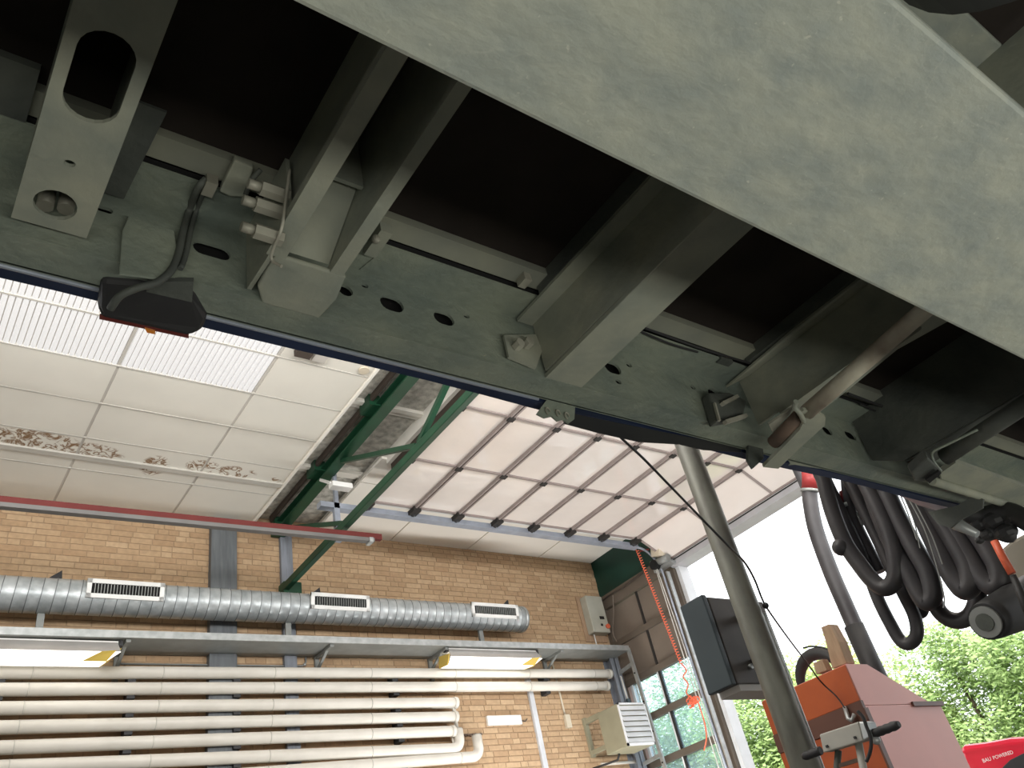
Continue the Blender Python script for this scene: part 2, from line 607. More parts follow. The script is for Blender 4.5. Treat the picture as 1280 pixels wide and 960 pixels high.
vis = sorted([b for b in layout if shows(b[0], b[1]) and b[1] > 3.9], key=depth)[:298]
vset = set(vis)
for b in vis:
    o = bpy.data.objects.new('brick', brick_me[b[2]][0])
    COL.objects.link(o)
    o.location = (b[0], YW + random.uniform(-0.002, 0.002), b[1])
    o.parent = wall
mb = MB()
for b in layout:
    if b not in vset:
        L = brick_me[b[2]][1]
        dy = random.uniform(-0.002, 0.002)
        mb.box(b[0] - L / 2, b[0] + L / 2, YW - 0.012 + dy, YW + 0.05, b[1] - 0.027, b[1] + 0.027)
o = mb.build('brickwork', M['brick_bulk'], wall)
o['kind'] = 'stuff'

o = MB().box(-9, XE + 0.2, -4.6, -4.4, FLOOR, 5.2).build('wall_right', M['brick_bulk'])
tag(o, 'far side wall of the hall beyond the trailer', kind='structure')
o = MB().box(-9, -8.8, -4.4, YW + 0.2, FLOOR, 5.2).build('wall_back', M['brick_bulk'])
tag(o, 'rear wall of the hall behind the viewer', kind='structure')

# columns set on the wall
o = MB().box(2.70, 2.98, YW - 0.09, YW + 0.02, FLOOR, ZC).build('trim_1', M['column_grey'], bevel=0.006)
tag(o, 'wide dark grey wall pillar behind the ventilation duct', kind='structure')
o = MB().box(3.49, 3.63, YW - 0.06, YW + 0.02, FLOOR, ZC).build('trim_2', M['column_blue'], bevel=0.005)
tag(o, 'narrow blue grey steel pillar carrying the green truss', kind='structure')
mb = MB()
mb.box(8.05, 8.20, YW - 0.16, YW - 0.14, FLOOR, 3.12)
mb.box(8.05, 8.20, YW - 0.02, YW, FLOOR, 3.12)
mb.box(8.115, 8.13, YW - 0.16, YW, FLOOR, 3.12)
o = mb.build('trim_3', M['column_blue'])
tag(o, 'blue grey steel upright in the corner behind the heater', kind='structure')

# ------------------------------------------------------------------ ceiling
ceil = MB().box(-9, XE + 0.3, -9, YW + 0.3, 5.0, 5.2).build('ceiling', M['wood_wool'])
tag(ceil, 'workshop ceiling with white tiles, rooflights and bare grey roof slabs', kind='structure')
mb = MB().box(-9, 3.16, -6, 4.15, ZC, ZC + 0.06)
mb.build('ceiling_field', M['white_ceiling'], ceil)
xs = [-1.10, 0.03, 1.155, 2.29, 3.16]
ys = [4.15, 4.71, 5.26, 5.83, 6.39, 6.95, 7.50, YW - 0.02]
for i in range(4):
    for j in range(7):
        g = 0.012
        light = (i <= 2 and ys[j + 1] < 5.9)
        x0, x1, y0, y1 = xs[i] + g, xs[i + 1] - g, ys[j] + 0.004, ys[j + 1] - 0.004
        if light:
            # fluted translucent rooflight: ribs running away along y
            mb = MB()
            n = 24
            for k in range(n):
                a, b = x0 + (x1 - x0) * k / n, x0 + (x1 - x0) * (k + 1) / n
                mb.prism([(a + 0.0045, y0, ZC + 0.014), (a + 0.010, y0, ZC + 0.003), ((a + b) / 2, y0, ZC), (b - 0.010, y0, ZC + 0.003), (b - 0.0045, y0, ZC + 0.014), (b - 0.0045, y0, ZC + 0.03), (a + 0.0045, y0, ZC + 0.03)], (0, y1 - y0, 0))
            mb.build('rooflight_panel', M['rooflight_glow'], ceil)
            MB().box(x0, x1, y0, y1, ZC + 0.03, ZC + 0.04).build('rooflight_backing', M['ceiling_bar'], ceil)
        else:
            MB().box(x0, x1, y0, y1, ZC + random.uniform(-0.002, 0.002), ZC + 0.03).build('ceiling_tile', M['ceiling_tile'], ceil)
for x in xs[1:4]:
    MB().box(x - 0.012, x + 0.012, 4.15, YW, ZC + 0.006, ZC + 0.04).build('grid_bar', M['ceiling_bar'], ceil)
for y in ys[1:7]:
    MB().box(-1.1, 3.16, y - 0.009, y + 0.009, ZC - 0.003, ZC + 0.04).build('grid_bar', M['seam_strip'], ceil)
MB().box(-1.1, 3.16, 7.23, 7.30, ZC - 0.02, ZC).build('seam_strip', M['seam_strip'], ceil)
MB().box(3.15, 3.175, 4.15, YW, ZC - 0.03, ZC + 0.06).build('edge_profile', M['white_ceiling'], ceil)
# bare roof slabs and battens over the truss
for y0, y1 in ((3.0, 4.45), (4.55, 5.70), (5.82, 6.95), (7.07, YW)):
    MB().box(3.18, 4.05, y0, y1, 4.70, 4.78).build('roof_slab', M['wood_wool'], ceil)
for y in (4.5, 5.76, 7.01):
    MB().box(3.18, 4.05, y - 0.07, y - 0.01, 4.66, 4.75).build('roof_batten', M['roof_batten'], ceil)
    MB().box(3.18, 4.05, y + 0.015, y + 0.06, 4.68, 4.75).build('roof_batten', M['roof_batten'], ceil)
MB().box(4.05, 4.12, 3.0, 6.50, 4.50, 4.75).build('edge_beam', M['brown_channel'], ceil)
MB().box(4.00, 4.045, 3.0, 6.50, 4.56, 4.70).build('roof_batten', M['roof_batten'], ceil)
# smooth white boards beside the door track
wx = [3.93, 4.95, 6.12, 7.33, XE]
for i in range(4):
    MB().box(wx[i] + 0.008, wx[i + 1] - 0.008, 6.48, 6.98, ZC, ZC + 0.03).build('ceiling_board', M['white_ceiling'], ceil)
    MB().box(wx[i] + 0.008, wx[i + 1] - 0.008, 6.99, YW, ZC - 0.004, ZC + 0.03).build('ceiling_board', M['white_ceiling'], ceil)
MB().box(3.93, XE, 6.48, YW, ZC + 0.03, ZC + 0.06).build('board_backing', M['ceiling_bar'], ceil)

t = thing('ceiling_sensor', tuple(at(388, 443, 'Z', 4.55)), 'small dark sensor box under the ceiling tiles beside the trailer edge', 'sensor')
c = at(380, 440, 'Z', 4.57)
MB().box(c.x - 0.07, c.x + 0.07, c.y - 0.05, c.y + 0.05, 4.54, 4.6).build('sensor_case', M['brown_channel'], t)
c = at(400, 447, 'Z', 4.585)
MB().box(c.x - 0.06, c.x + 0.06, c.y - 0.05, c.y + 0.05, 4.57, 4.6).build('sensor_base', M['ceiling_bar'], t)
o = MB().tube([at(455, 464, 'Z', 4.585), at(455, 464, 'Z', 4.585) + Vector((0, 0, 0.018))], 0.05, 14).build('smoke_detector', M['beige_plastic'])
tag(o, 'small round cream detector on the ceiling edge near the trailer', 'detector')

# ------------------------------------------------------------------ green truss
XT = 3.48
tr_ = thing('roof_truss', (XT, 6.0, 3.74), 'dark green steel roof truss reaching from the brick wall over the trailer', 'truss')
MB().box(XT - 0.07, XT + 0.05, -6, YW - 0.03, 4.50, 4.515).box(XT - 0.01, XT + 0.01, -6, YW - 0.03, 4.515, 4.60).box(XT - 0.07, XT + 0.05, -6, YW - 0.03, 4.60, 4.612).build('upper_chord', M['green_paint'], tr_)
MB().box(XT - 0.033, XT + 0.033, -6, YW - 0.06, 3.755, 3.835).build('lower_chord', M['green_paint'], tr_, bevel=0.008)
MB().box(XT - 0.09, XT + 0.06, YW - 0.16, YW - 0.03, 4.46, 4.66).build('end_cleat', M['green_paint'], tr_)
MB().box(XT - 0.03, XT + 0.18, YW - 0.20, YW - 0.05, 3.64, 3.86).build('end_cleat', M['green_paint'], tr_, bevel=0.01)
for p, q in (((XT, 5.13, 3.8), (XT, 5.13, 4.55)), ((XT, 5.13, 3.84), (XT, 6.50, 4.50)), ((XT, 6.56, 3.8), (XT, 6.56, 4.55)), ((XT, 6.6, 3.84), (XT, 8.0, 4.50)),
             ((XT, 3.7, 4.50), (XT, 5.08, 3.84)), ((XT, 3.7, 3.8), (XT, 3.7, 4.55))):
    MB().bar(p, q, 0.045, 0.045).build('web_member', M['green_paint'], tr_)
for y in (5.70, 6.95):
    MB().box(XT - 0.14, XT - 0.02, y - 0.10, y + 0.10, 4.58, 4.70).build('purlin_cleat', M['green_paint'], tr_)
MB().box(XT - 0.13, XT - 0.10, 3.0, YW - 0.1, 4.62, 4.68).build('edge_strip', M['brown_channel'], tr_)

# junction box with conduit on the truss
jb = thing('junction_box', (XT + 0.08, 6.62, 4.06), 'small white junction box with conduit fixed to the green truss', 'junction box')
c0 = at(426, 608, 'X', XT - 0.06)
MB().obox(c0, (1, 0, 0), (0, 1, 0), (0, 0, 1), 0.22, 0.10, 0.055).build('box_cover', M['white_enamel'], jb, bevel=0.008)
MB().bar(at(401, 600, 'X', XT - 0.06), at(414, 604, 'X', XT - 0.06), 0.03, 0.03).build('conduit', M['white_enamel'], jb)

# red busbar rail under the truss
rr = thing('crane_busbar', (2.2, 6.52, 3.55), 'long red rail with grey underside hung below the ceiling tiles', 'rail')
MB().prism([(-1.5, 6.51, 3.578), (3.85, 6.51, 3.660), (3.85, 6.51, 3.718), (-1.5, 6.51, 3.636)], (0, 0.05, 0)).build('red_profile', M['rail_red'], rr)
MB().prism([(-1.5, 6.50, 3.541), (3.76, 6.50, 3.623), (3.76, 6.50, 3.660), (-1.5, 6.50, 3.578)], (0, 0.06, 0)).build('grey_channel', M['rail_grey'], rr)
MB().box(3.70, 3.74, 6.49, 6.58, 3.61, 3.66).build('end_clamp', M['galvanised'], rr)

# ------------------------------------------------------------------ ventilation duct
YD, ZD, RD = 7.92, 3.515, 0.158
du = thing('ventilation_duct', (3.0, YD, ZD - RD), 'round spiral seam ventilation duct with white grilles along the brick wall', 'duct')
mb = MB()
X0, X1, pitch, n = -1.2, 6.56, 0.105, 28
sl = 0.02


def zd(x):
    return ZD + (x - 3.5) * 0.006


rows = []
x = X0
while x < X1 - 0.01:
    for dx, dr in ((0, 0), (0.006, 0.0035), (0.014, 0.0035), (0.020, 0)):
        if x + dx < X1:
            rows.append((x + dx, RD + dr))
    x += pitch
rows.append((X1, RD))
rings = []
for (x, r) in rows:
    ring = []
    for k in range(n):
        t = 2 * PI * k / n
        xx = min(max(x + sl * math.sin(t + 0.6), X0), X1)
        ring.append(mb.bm.verts.new((xx, YD + r * math.cos(t), zd(xx) + r * math.sin(t))))
    rings.append(ring)
for a, b in zip(rings, rings[1:]):
    for k in range(n):
        f = mb.bm.faces.new((a[k], a[(k + 1) % n], b[(k + 1) % n], b[k]))
        f.smooth = True
mb.bm.faces.new(rings[-1])
o = mb.build('spiral_tube', M['spiral_duct'], du)
mat('duct_seam', (0.16, 0.17, 0.175), None, 9, 0.5, 0.3)
o.data.materials.append(M['duct_seam'])
for pi_, pg in enumerate(o.data.polygons):
    if (pi_ // n) % 4 == 1:
        pg.material_index = 1
MB().tube([(X1 - 0.03, YD, zd(X1)), (X1 + 0.012, YD, zd(X1))], RD + 0.006, 28).build('end_cap', M['galvanised'], du)
for (a, b) in ((1.46, 2.14), (3.64, 4.33), (5.70, 6.40)):
    ang = math.radians(-8)
    cx = (a + b) / 2
    nrm = Vector((0, -math.cos(ang), math.sin(ang)))
    upv = Vector((0, math.sin(ang), math.cos(ang)))
    c = Vector((cx, YD, zd(cx))) + nrm * (RD + 0.004) + upv * 0.045
    wd, hh = b - a, 0.175
    mb = MB()
    t_ = 0.04
    for (ox, oz, sx, sz) in ((0, hh / 2 - t_ / 2, wd, t_), (0, -hh / 2 + t_ / 2, wd, t_), (-wd / 2 + t_ / 2, 0, t_, hh), (wd / 2 - t_ / 2, 0, t_, hh)):
        mb.obox(c + Vector((ox, 0, 0)) + upv * oz, (1, 0, 0), nrm, upv, sx, 0.022, sz)
    g = mb.build('grille_frame', M['white_enamel'], du)
    MB().obox(c - nrm * 0.004, (1, 0, 0), nrm, upv, wd - 0.02, 0.01, hh - 0.02).build('grille_back', M['dark_void'], g)
    mb = MB()
    nb = 22
    for k in range(1, nb):
        mb.obox(c + Vector((-wd / 2 + t_ + (wd - 2 * t_) * k / nb, 0, 0)) + nrm * 0.008, (1, 0, 0), nrm, upv, 0.006, 0.02, hh - 2 * t_)
    mb.build('grille_slats', M['tray_grey'], g)['kind'] = 'stuff'
for x in (1.22, 3.78, 6.36):
    MB().prism([(x - 0.08, YD, zd(x) + RD - 0.005), (x + 0.06, YD, zd(x) + RD - 0.005), (x + 0.05, YD, zd(x) + RD + 0.10)], (0, 0.02, 0)).build('hanger_bracket', M['dark_steel'], du)
    MB().box(x - 0.02, x + 0.02, YD + 0.10, YW - 0.01, zd(x) + RD + 0.02, zd(x) + RD + 0.05).build('hanger_bracket', M['dark_steel'], du)
for x in (1.15, 3.46, 5.92):
    MB().box(x - 0.03, x + 0.03, YD + 0.02, YD + 0.05, 3.14, zd(x) - RD + 0.03).build('support_leg', M['tray_grey'], du)

# ------------------------------------------------------------------ cable tray
ty = thing('cable_tray', (4.0, 7.95, 3.08), 'long galvanised cable tray on brackets below the duct', 'cable tray')


def zt(x):
    return 3.085 + (x - 4) * 0.006


pt = [(-1.2, 8.16), (8.12, 8.16)]
for nm, y0, y1, dz0, dz1, mt in (('tray_base', 7.74, 8.178, 0.0, 0.006, 'tray_grey'), ('front_lip', 7.735, 7.75, -0.005, 0.062, 'galvanised'), ('rear_lip', 8.165, 8.178, 0, 0.06, 'galvanised')):
    MB().prism([(-1.2, y0, zt(-1.2) + dz0), (8.15, y0, zt(8.15) + dz0), (8.15, y0, zt(8.15) + dz1), (-1.2, y0, zt(-1.2) + dz1)], (0, y1 - y0, 0)).build(nm, M[mt], ty)
for x in (1.86, 3.86, 5.28, 7.0):
    MB().box(x - 0.02, x + 0.02, 7.78, 8.18, zt(x) - 0.03, zt(x)).build('bracket_arm', M['tray_grey'], ty)
    MB().box(x - 0.025, x + 0.025, 8.15, 8.182, zt(x) - 0.26, zt(x)).build('bracket_leg', M['tray_grey'], ty)
    MB().bar((x, 7.90, zt(x) - 0.02), (x, 8.17, zt(x) - 0.15), 0.02, 0.03, (1, 0, 0)).build('bracket_brace', M['tray_grey'], ty)
# ladder shaped end frame
lf = thing('cable_ladder', (8.12, 7.8, FLOOR), 'grey metal ladder frame standing in the corner below the tray end', 'ladder')
p1, p2 = Vector((8.15, 7.76, 3.14)), Vector((8.15, 7.60, FLOOR))
q1, q2 = Vector((8.15, 8.12, 3.10)), Vector((8.15, 7.99, FLOOR))
MB().bar(p1, p2, 0.05, 0.03, (1, 0, 0)).build('ladder_rail', M['galvanised'], lf)
MB().bar(q1, q2, 0.05, 0.03, (1, 0, 0)).build('ladder_rail', M['galvanised'], lf)
for k in range(6):
    t = 0.055 + k * 0.155
    MB().bar(p1.lerp(p2, t), q1.lerp(q2, t), 0.02, 0.045).build('ladder_rung', M['galvanised'], lf)
for k in range(7):
    t = 0.09 + k * 0.1
    MB().tube([p1.lerp(p2, t) - Vector((0.02, 0, 0)), p1.lerp(p2, t) - Vector((0.012, 0, 0))], 0.012, 8).build('rail_hole_cap', M['dark_void'], lf)

# ------------------------------------------------------------------ fluorescent luminaires under the tray
for (xa, xb, lab) in ((-0.6, 1.79, 'long fluorescent luminaire under the tray at the left picture edge'), (5.28, 6.60, 'short fluorescent luminaire under the tray above the pipe ends')):
    l = thing('fluorescent_luminaire', ((xa + xb) / 2, 7.85, 2.9), lab, 'lamp', 'luminaires under the cable tray')
    zz = zt((xa + xb) / 2)
    prof = [(7.76, zz - 0.03), (7.96, zz - 0.03), (8.02, zz - 0.19), (7.72, zz - 0.16)]
    mb = MB()
    mb.prism([(xa, 7.80, zz - 0.03), (xa, 7.93, zz - 0.03), (xa, 7.93, zz - 0.009), (xa, 7.80, zz - 0.009)], (xb - xa, 0, 0))
    mb.build('lamp_body', M['white_enamel'], l)
    ins = 0.10
    mb = MB()
    # trapezoid shade: upper reflector strip
    mb.prism([(xa + 0.02, 7.78, zz - 0.03), (xb - 0.02, 7.78, zz - 0.03), (xb, 7.72, zz - 0.135), (xa, 7.72, zz - 0.135)], (0, 0.008, 0))
    mb.build('reflector', M['lamp_reflector'], l)
    mb = MB()
    mb.prism([(xa, 7.72, zz - 0.137), (xb, 7.72, zz - 0.137), (xb - ins, 7.78, zz - 0.20), (xa + 0.0, 7.78, zz - 0.20)], (0, 0.008, 0.004))
    mb.prism([(xa, 7.79, zz - 0.20), (xb - ins, 7.79, zz - 0.20), (xb - ins, 7.98, zz - 0.18), (xa, 7.98, zz - 0.18)], (0, 0, 0.006))
    mb.build('diffuser', M['tube_glow'], l)
    MB().prism([(xb - 0.005, 7.735, zz - 0.10), (xb - ins, 7.80, zz - 0.205), (xb - ins - 0.02, 7.98, zz - 0.185), (xb - 0.005, 7.95, zz - 0.06)], (0.012, 0, 0)).build('end_cap', M['yellowed_plastic'], l)
    MB().prism([(xa, 7.735, zz - 0.10), (xa, 7.80, zz - 0.205), (xa, 7.98, zz - 0.185), (xa, 7.95, zz - 0.06)], (-0.012, 0, 0)).build('end_cap', M['yellowed_plastic'], l)
    MB().prism([(xb - 0.04, 7.714, zz - 0.125), (xb - 0.105, 7.772, zz - 0.205), (xb - 0.30, 7.772, zz - 0.205), (xb - 0.16, 7.714, zz - 0.137)], (0, -0.004, -0.002)).build('yellowed_end', M['yellowed_plastic'], l)
    for x in (xa + 0.02, xb + 0.01):
        MB().box(x - 0.02, x + 0.02, 7.80, 7.86, zz - 0.05, zz).build('mount_clip', M['dark_steel'], l)

# ------------------------------------------------------------------ insulated pipes
YP = 8.07
RP = 0.057
pz = [(2.86, 2.905, 8.0), (2.715, 2.745, 7.9), (2.56, 2.555, 5.49), (2.405, 2.40, 5.46), (2.245, 2.245, 5.40), (2.095, 2.06, 5.46), (1.90, 1.965, 5.70)]
ordn = ['topmost white insulated pipe running the full wall to the corner', 'second white insulated pipe from the top running to the corner',
        'third white pipe from the top with a capped end', 'fourth white pipe from the top with thin stub at its end',
        'fifth white pipe from the top with a plain capped end', 'sixth white pipe from the top with an elbow turning up',
        'lowest white pipe with an elbow turning up beside a brown stain']
for i, (za, zb, xe) in enumerate(pz):
    p = thing('insulated_pipe', (3.0, YP, za), ordn[i], 'pipe', 'white insulated pipes on the brick wall')

    def zz_(x, za=za, zb=zb, xe=xe):
        return za + (zb - za) * (x - 1.0) / (xe - 1.0)

    pts = [(-1.2, YP, zz_(-1.2)), (xe - 0.12, YP, zz_(xe - 0.12))]
    if i < 5:
        pts.append((xe, YP, zz_(xe)))
        MB().tube(pts, RP, 20).build('jacket', M['pipe_jacket'], p)
        MB().tube([(xe - 0.035, YP, zz_(xe)), (xe + 0.01, YP, zz_(xe))], RP + 0.006, 20).build('end_cap', M['pipe_jacket'], p)
    else:
        e = Vector((xe, YP, zz_(xe)))
        arc = [e + Vector((-0.1 + 0.1 * math.sin(t), 0, 0.1 - 0.1 * math.cos(t))) for t in [PI / 2 * k / 8 for k in range(9)]]
        top = 0.20 if i == 5 else 0.22
        arc.append(e + Vector((0, 0, top)))
        MB().tube([pts[0]] + arc, RP, 20).build('jacket', M['pipe_jacket'], p)
        MB().tube([e + Vector((0, 0, top - 0.01)), e + Vector((0, 0, top + 0.012))], RP * 0.9, 16).build('end_cap', M['pipe_band'], p)
        if i == 5:
            MB().tube([e + Vector((0, 0, top)), e + Vector((-0.02, 0, top + 0.24)), e + Vector((-0.10, 0, top + 0.25)), e + Vector((-0.3, 0, top + 0.25))], 0.018, 8).build('riser', M['pipe_jacket'], p)
    x = 1.16 - 0.015 * i
    while x < xe - 0.15:
        MB().tube([(x - 0.004, YP, zz_(x)), (x + 0.004, YP, zz_(x))], RP + 0.0025, 20).build('joint_band', M['pipe_band'], p)
        x += 1.09
    for x in ([0.95, 2.0, 2.98, 4.75] + ([6.9] if i < 2 else [])):
        if x < xe:
            MB().box(x - 0.05, x + 0.02, 8.07, YW - 0.017, zz_(x) - RP - 0.03, zz_(x) - 0.01).build('pipe_clamp', M['dark_steel'], p)
    if i == 0:
        MB().tube([(8.0, YP, zz_(8.0)), (8.10, YP, zz_(8.0)), (8.17, YP - 0.02, zz_(8.0) - 0.05), (8.17, YP - 0.03, 2.55)], 0.016, 8).build('copper_tail', M['pipe_jacket'], p)
        MB().box(8.14, 8.20, YP - 0.06, YP, 2.50, 2.56).build('valve', M['cabinet_teal'], p)
    if i in (2, 3, 4):
        MB().tube([(xe - 0.01, YP + 0.03, zz_(xe)), (xe + 0.0, YP + 0.03, zz_(xe) - 0.2)], 0.012, 8).build('drop_pipe', M['pipe_jacket'], p)
wm = thing('wire_harness', (5.9, YW, 2.1), 'short dark brown valve and wire remnant beside the pipe elbow', 'wire')
mb = MB()
for k in range(7):
    mb.sphere((5.62 + k * 0.035, YW - 0.03, 2.235 - 0.002 * k + random.uniform(-0.012, 0.012)), 0.016, 8)
mb.build('bead_chain', M['rust'], wm)
MB().box(5.6, 5.86, YW - 0.03, YW - 0.012, 2.225, 2.24).build('strip', M['rust'], wm)

# ------------------------------------------------------------------ small things on the brick wall
o = MB().box(6.64, 6.71, YW - 0.05, YW - 0.008, FLOOR, 3.07).build('cable_trunking', M['trunking'], bevel=0.004)
tag(o, 'vertical pale grey cable trunking on the brick wall', 'trunking')
t = thing('wall_switch', (7.2, YW, 2.2), 'small beige switch box on a thin beige conduit', 'switch')
MB().tube([(7.14, YW - 0.025, 3.08), (7.16, YW - 0.025, 2.40)], 0.012, 8).build('conduit', M['beige_plastic'], t)
MB().box(7.13, 7.21, YW - 0.06, YW - 0.010, 2.26, 2.42).build('switch_box', M['beige_plastic'], t, bevel=0.006)
t = thing('emergency_light', (6.2, YW, 2.32), 'flat white emergency light fitting on the brick wall', 'light fitting')
MB().box(5.95, 6.45, YW - 0.05, YW - 0.010, 2.32, 2.43).build('housing', M['white_enamel'], t, bevel=0.008)
MB().tube([(6.45, YW - 0.02, 2.37), (6.52, YW - 0.02, 2.36), (6.56, YW - 0.015, 2.39)], 0.006, 6).build('cable', M['dark_steel'], t)
t = thing('small_conduit', (4.2, YW, 3.0), 'thin conduit hooking up beside the narrow pillar', 'conduit')
MB().tube([(1.9, YW - 0.03, 2.985), (3.6, YW - 0.03, 2.985), (3.70, YW - 0.03, 2.99), (3.74, YW - 0.03, 3.03), (3.74, YW - 0.03, 3.30)], 0.010, 8).build('conduit', M['tray_grey'], t)
MB().sphere((3.72, YW - 0.035, 3.0), 0.018).build('elbow', M['galvanised'], t)
# operator box of the door
t = thing('door_control_box', (8.03, YW, 3.46), 'off white door control box with orange switch on a brown backboard', 'control box')
MB().box(7.83, 8.22, YW - 0.03, YW - 0.008, 3.38, 4.03).build('backboard', M['wood_block'], t)
MB().box(7.89, 8.20, YW - 0.16, YW - 0.03, 3.47, 4.0).build('case', M['control_box'], t, bevel=0.012)
MB().box(8.06, 8.14, YW - 0.167, YW - 0.155, 3.66, 3.70).build('display', M['dark_void'], t)
MB().box(8.05, 8.08, YW - 0.17, YW - 0.155, 3.56, 3.59).build('button', M['dark_void'], t)
MB().tube([(8.16, YW - 0.155, 3.555), (8.16, YW - 0.19, 3.555)], 0.032, 12).build('rotary_switch', M['coil_orange'], t)
MB().tube([(7.97, YW - 0.06, 3.47), (7.97, YW - 0.06, 3.15)], 0.008, 6).build('cable', M['white_enamel'], t)

# unit heater
t = thing('unit_heater', (7.6, 7.8, 1.82), 'olive and white louvred unit heater hung beside the corner', 'heater')
hx0, hx1, hy0, hy1, hz0, hz1 = 7.40, 7.86, 7.46, 7.86, 1.84, 2.335
MB().box(hx0, hx1, hy0 + 0.02, hy1, hz0, hz1).build('casing', M['heater_side'], t, bevel=0.012)
mb = MB()
mb.box(hx0, hx1, hy0, hy0 + 0.02, hz1 - 0.02, hz1).box(hx0, hx1, hy0, hy0 + 0.02, hz0, hz0 + 0.03).box(hx0, hx0 + 0.02, hy0, hy0 + 0.02, hz0, hz1).box(hx1 - 0.02, hx1, hy0, hy0 + 0.02, hz0, hz1)
mb.build('louvre_frame', M['heater_louver'], t)
for k in range(7):
    zc = hz0 + 0.06 + k * 0.062
    MB().prism([(hx0 + 0.02, hy0 - 0.012, zc - 0.028), (hx1 - 0.02, hy0 - 0.012, zc - 0.028), (hx1 - 0.02, hy0 + 0.018, zc + 0.03), (hx0 + 0.02, hy0 + 0.018, zc + 0.03)], (0, 0.004, 0.004)).build('louvre_slat', M['heater_louver'], t)
mb = MB()
mb.bar((7.46, hy1, 2.32), (7.46, YW, 2.32), 0.05, 0.06).bar((7.46, hy1, 1.95), (7.46, YW, 1.95), 0.05, 0.05).box(7.43, 7.49, YW - 0.05, YW - 0.008, 1.90, 2.37)
mb.build('wall_bracket', M['heater_side'], t)
MB().tube([(7.55, 7.80, 1.84), (7.55, 7.85, 1.78), (7.46, 8.0, 1.77), (7.40, 8.15, 1.77)], 0.014, 8).build('supply_pipe', M['dark_steel'], t)
MB().tube([(7.5, 8.1, 1.80), (8.12, 8.1, 1.80)], 0.018, 8).build('supply_pipe', M['pipe_jacket'], t)

# ------------------------------------------------------------------ end wall, fixed glazing, door opening
mb = MB()
mb.box(XE, XE + 0.25, -4.6, 6.72, 4.02, 5.2)
mb.box(XE + 0.06, XE + 0.25, 6.72, YW + 0.2, 4.62, 5.2)
mb.box(XE, XE + 0.25, -4.6, -2.4, FLOOR, 4.02)
o = mb.build('wall_front', M['door_frame_white'])
tag(o, 'end wall around the tall open vehicle door', kind='structure')
wn = struct('window_1', 'fixed brown framed glazing with tan and clear panes beside the open door')
MB().box(XE - 0.005, XE + 0.05, 6.75, YW + 0.1, 4.03, 4.64).build('green_panel', M['green_panel'], wn)
MB().box(XE - 0.05, XE + 0.05, 6.75, YW, 3.84, 4.03).build('head_board', M['brown_frame'], wn)
zr = [3.83, 3.33, 2.78, 2.27, 1.73, 1.20, 0.67, 0.14, FLOOR]
for k, zv in enumerate(zr[1:-1]):
    MB().box(XE - 0.04, XE + 0.04, 6.88, YW, zv - 0.04, zv + 0.04).build('transom', M['brown_frame'], wn)
MB().box(XE - 0.02, XE + 0.03, 7.475, 7.505, FLOOR, 3.84).build('mullion', M['dark_gasket'], wn)
MB().box(XE - 0.02, XE + 0.03, 7.505, 7.53, FLOOR, 2.78).build('mullion', M['door_frame_white'], wn)
MB().box(XE - 0.02, XE + 0.03, 8.02, 8.06, FLOOR, 2.78).build('mullion', M['door_frame_white'], wn)
MB().box(XE - 0.03, XE + 0.06, 6.725, 6.885, FLOOR, 3.84).build('jamb_post', M['brown_frame'], wn)
MB().box(XE - 0.05, XE + 0.05, 8.13, YW, FLOOR, 3.84).build('jamb_post', M['brown_frame'], wn)
for k in range(8):
    z1, z0 = zr[k] - 0.04, zr[k + 1] + 0.04
    if k == 0:
        z1 = zr[0]
    for (ya, yb) in ((6.885, 7.475), (7.505 if k < 2 else 7.53, 8.13 if k < 2 else 8.02), (8.06, 8.13)):
        if k < 2:
            if ya > 8:
                continue
            MB().box(XE, XE + 0.02, ya, yb, z0, z1).build('tan_pane', M['tan_panel'], wn)
        elif ya > 8:
            MB().box(XE, XE + 0.02, ya, yb, z0, z1).build('pale_pane', M['pink_render'], wn)
        else:
            MB().box(XE, XE + 0.006, ya, yb, z0, z1).build('pane', M['window_glass'], wn)
# white door frame
o = MB().box(XE + 0.02, XE + 0.20, 6.66, 6.72, FLOOR, 3.96).build('trim_4', M['door_frame_white'])
tag(o, 'white left jamb of the open vehicle door', kind='structure')
t = struct('trim_5', 'pale grey lintel over the open vehicle door with a dark groove')
MB().box(XE - 0.06, XE + 0.02, -2.4, 6.74, 3.93, 4.03).build('upper_band', M['door_frame_white'], t)
MB().box(XE - 0.052, XE + 0.02, -2.4, 6.74, 3.912, 3.935).build('groove', M['dark_gasket'], t)
MB().box(XE - 0.05, XE + 0.20, -2.4, 6.72, 3.84, 3.915).build('lower_band', M['lintel_grey'], t)

# ------------------------------------------------------------------ raised sectional door
dr = struct('door_1', 'raised sectional door with pale panes lying below the roof')
ZD1 = 4.2
rx = [3.86, 4.42, 4.98, 5.52, 6.06, 6.63, 7.19, 7.75]
py = [6.70, 5.82, 4.88, 3.94, 3.0, 2.06, 1.12, 0.18, -0.76]
for i, x in enumerate(rx):
    MB().box(x - 0.032, x - 0.010, -1.6, 6.72, ZD1 - 0.035, ZD1 + 0.03).box(x + 0.010, x + 0.032, -1.6, 6.72, ZD1 - 0.03, ZD1 + 0.03).box(x - 0.01, x + 0.01, -1.6, 6.72, ZD1 - 0.015, ZD1 + 0.03).build('section_rail', M['section_rail'], dr)
    for y in py[1:5]:
        MB().box(x - 0.035, x + 0.035, y - 0.03, y + 0.03, ZD1 - 0.045, ZD1 - 0.03).build('hinge', M['dark_gasket'], dr)
    MB().box(x - 0.05, x + 0.04, 6.66, 6.80, ZD1 - 0.06, ZD1 - 0.01).build('roller_bracket', M['dark_gasket'], dr)
    MB().tube([(x, 6.74, ZD1 - 0.05), (x, 6.84, ZD1 - 0.05)], 0.024, 10).build('roller', M['dark_steel'], dr)
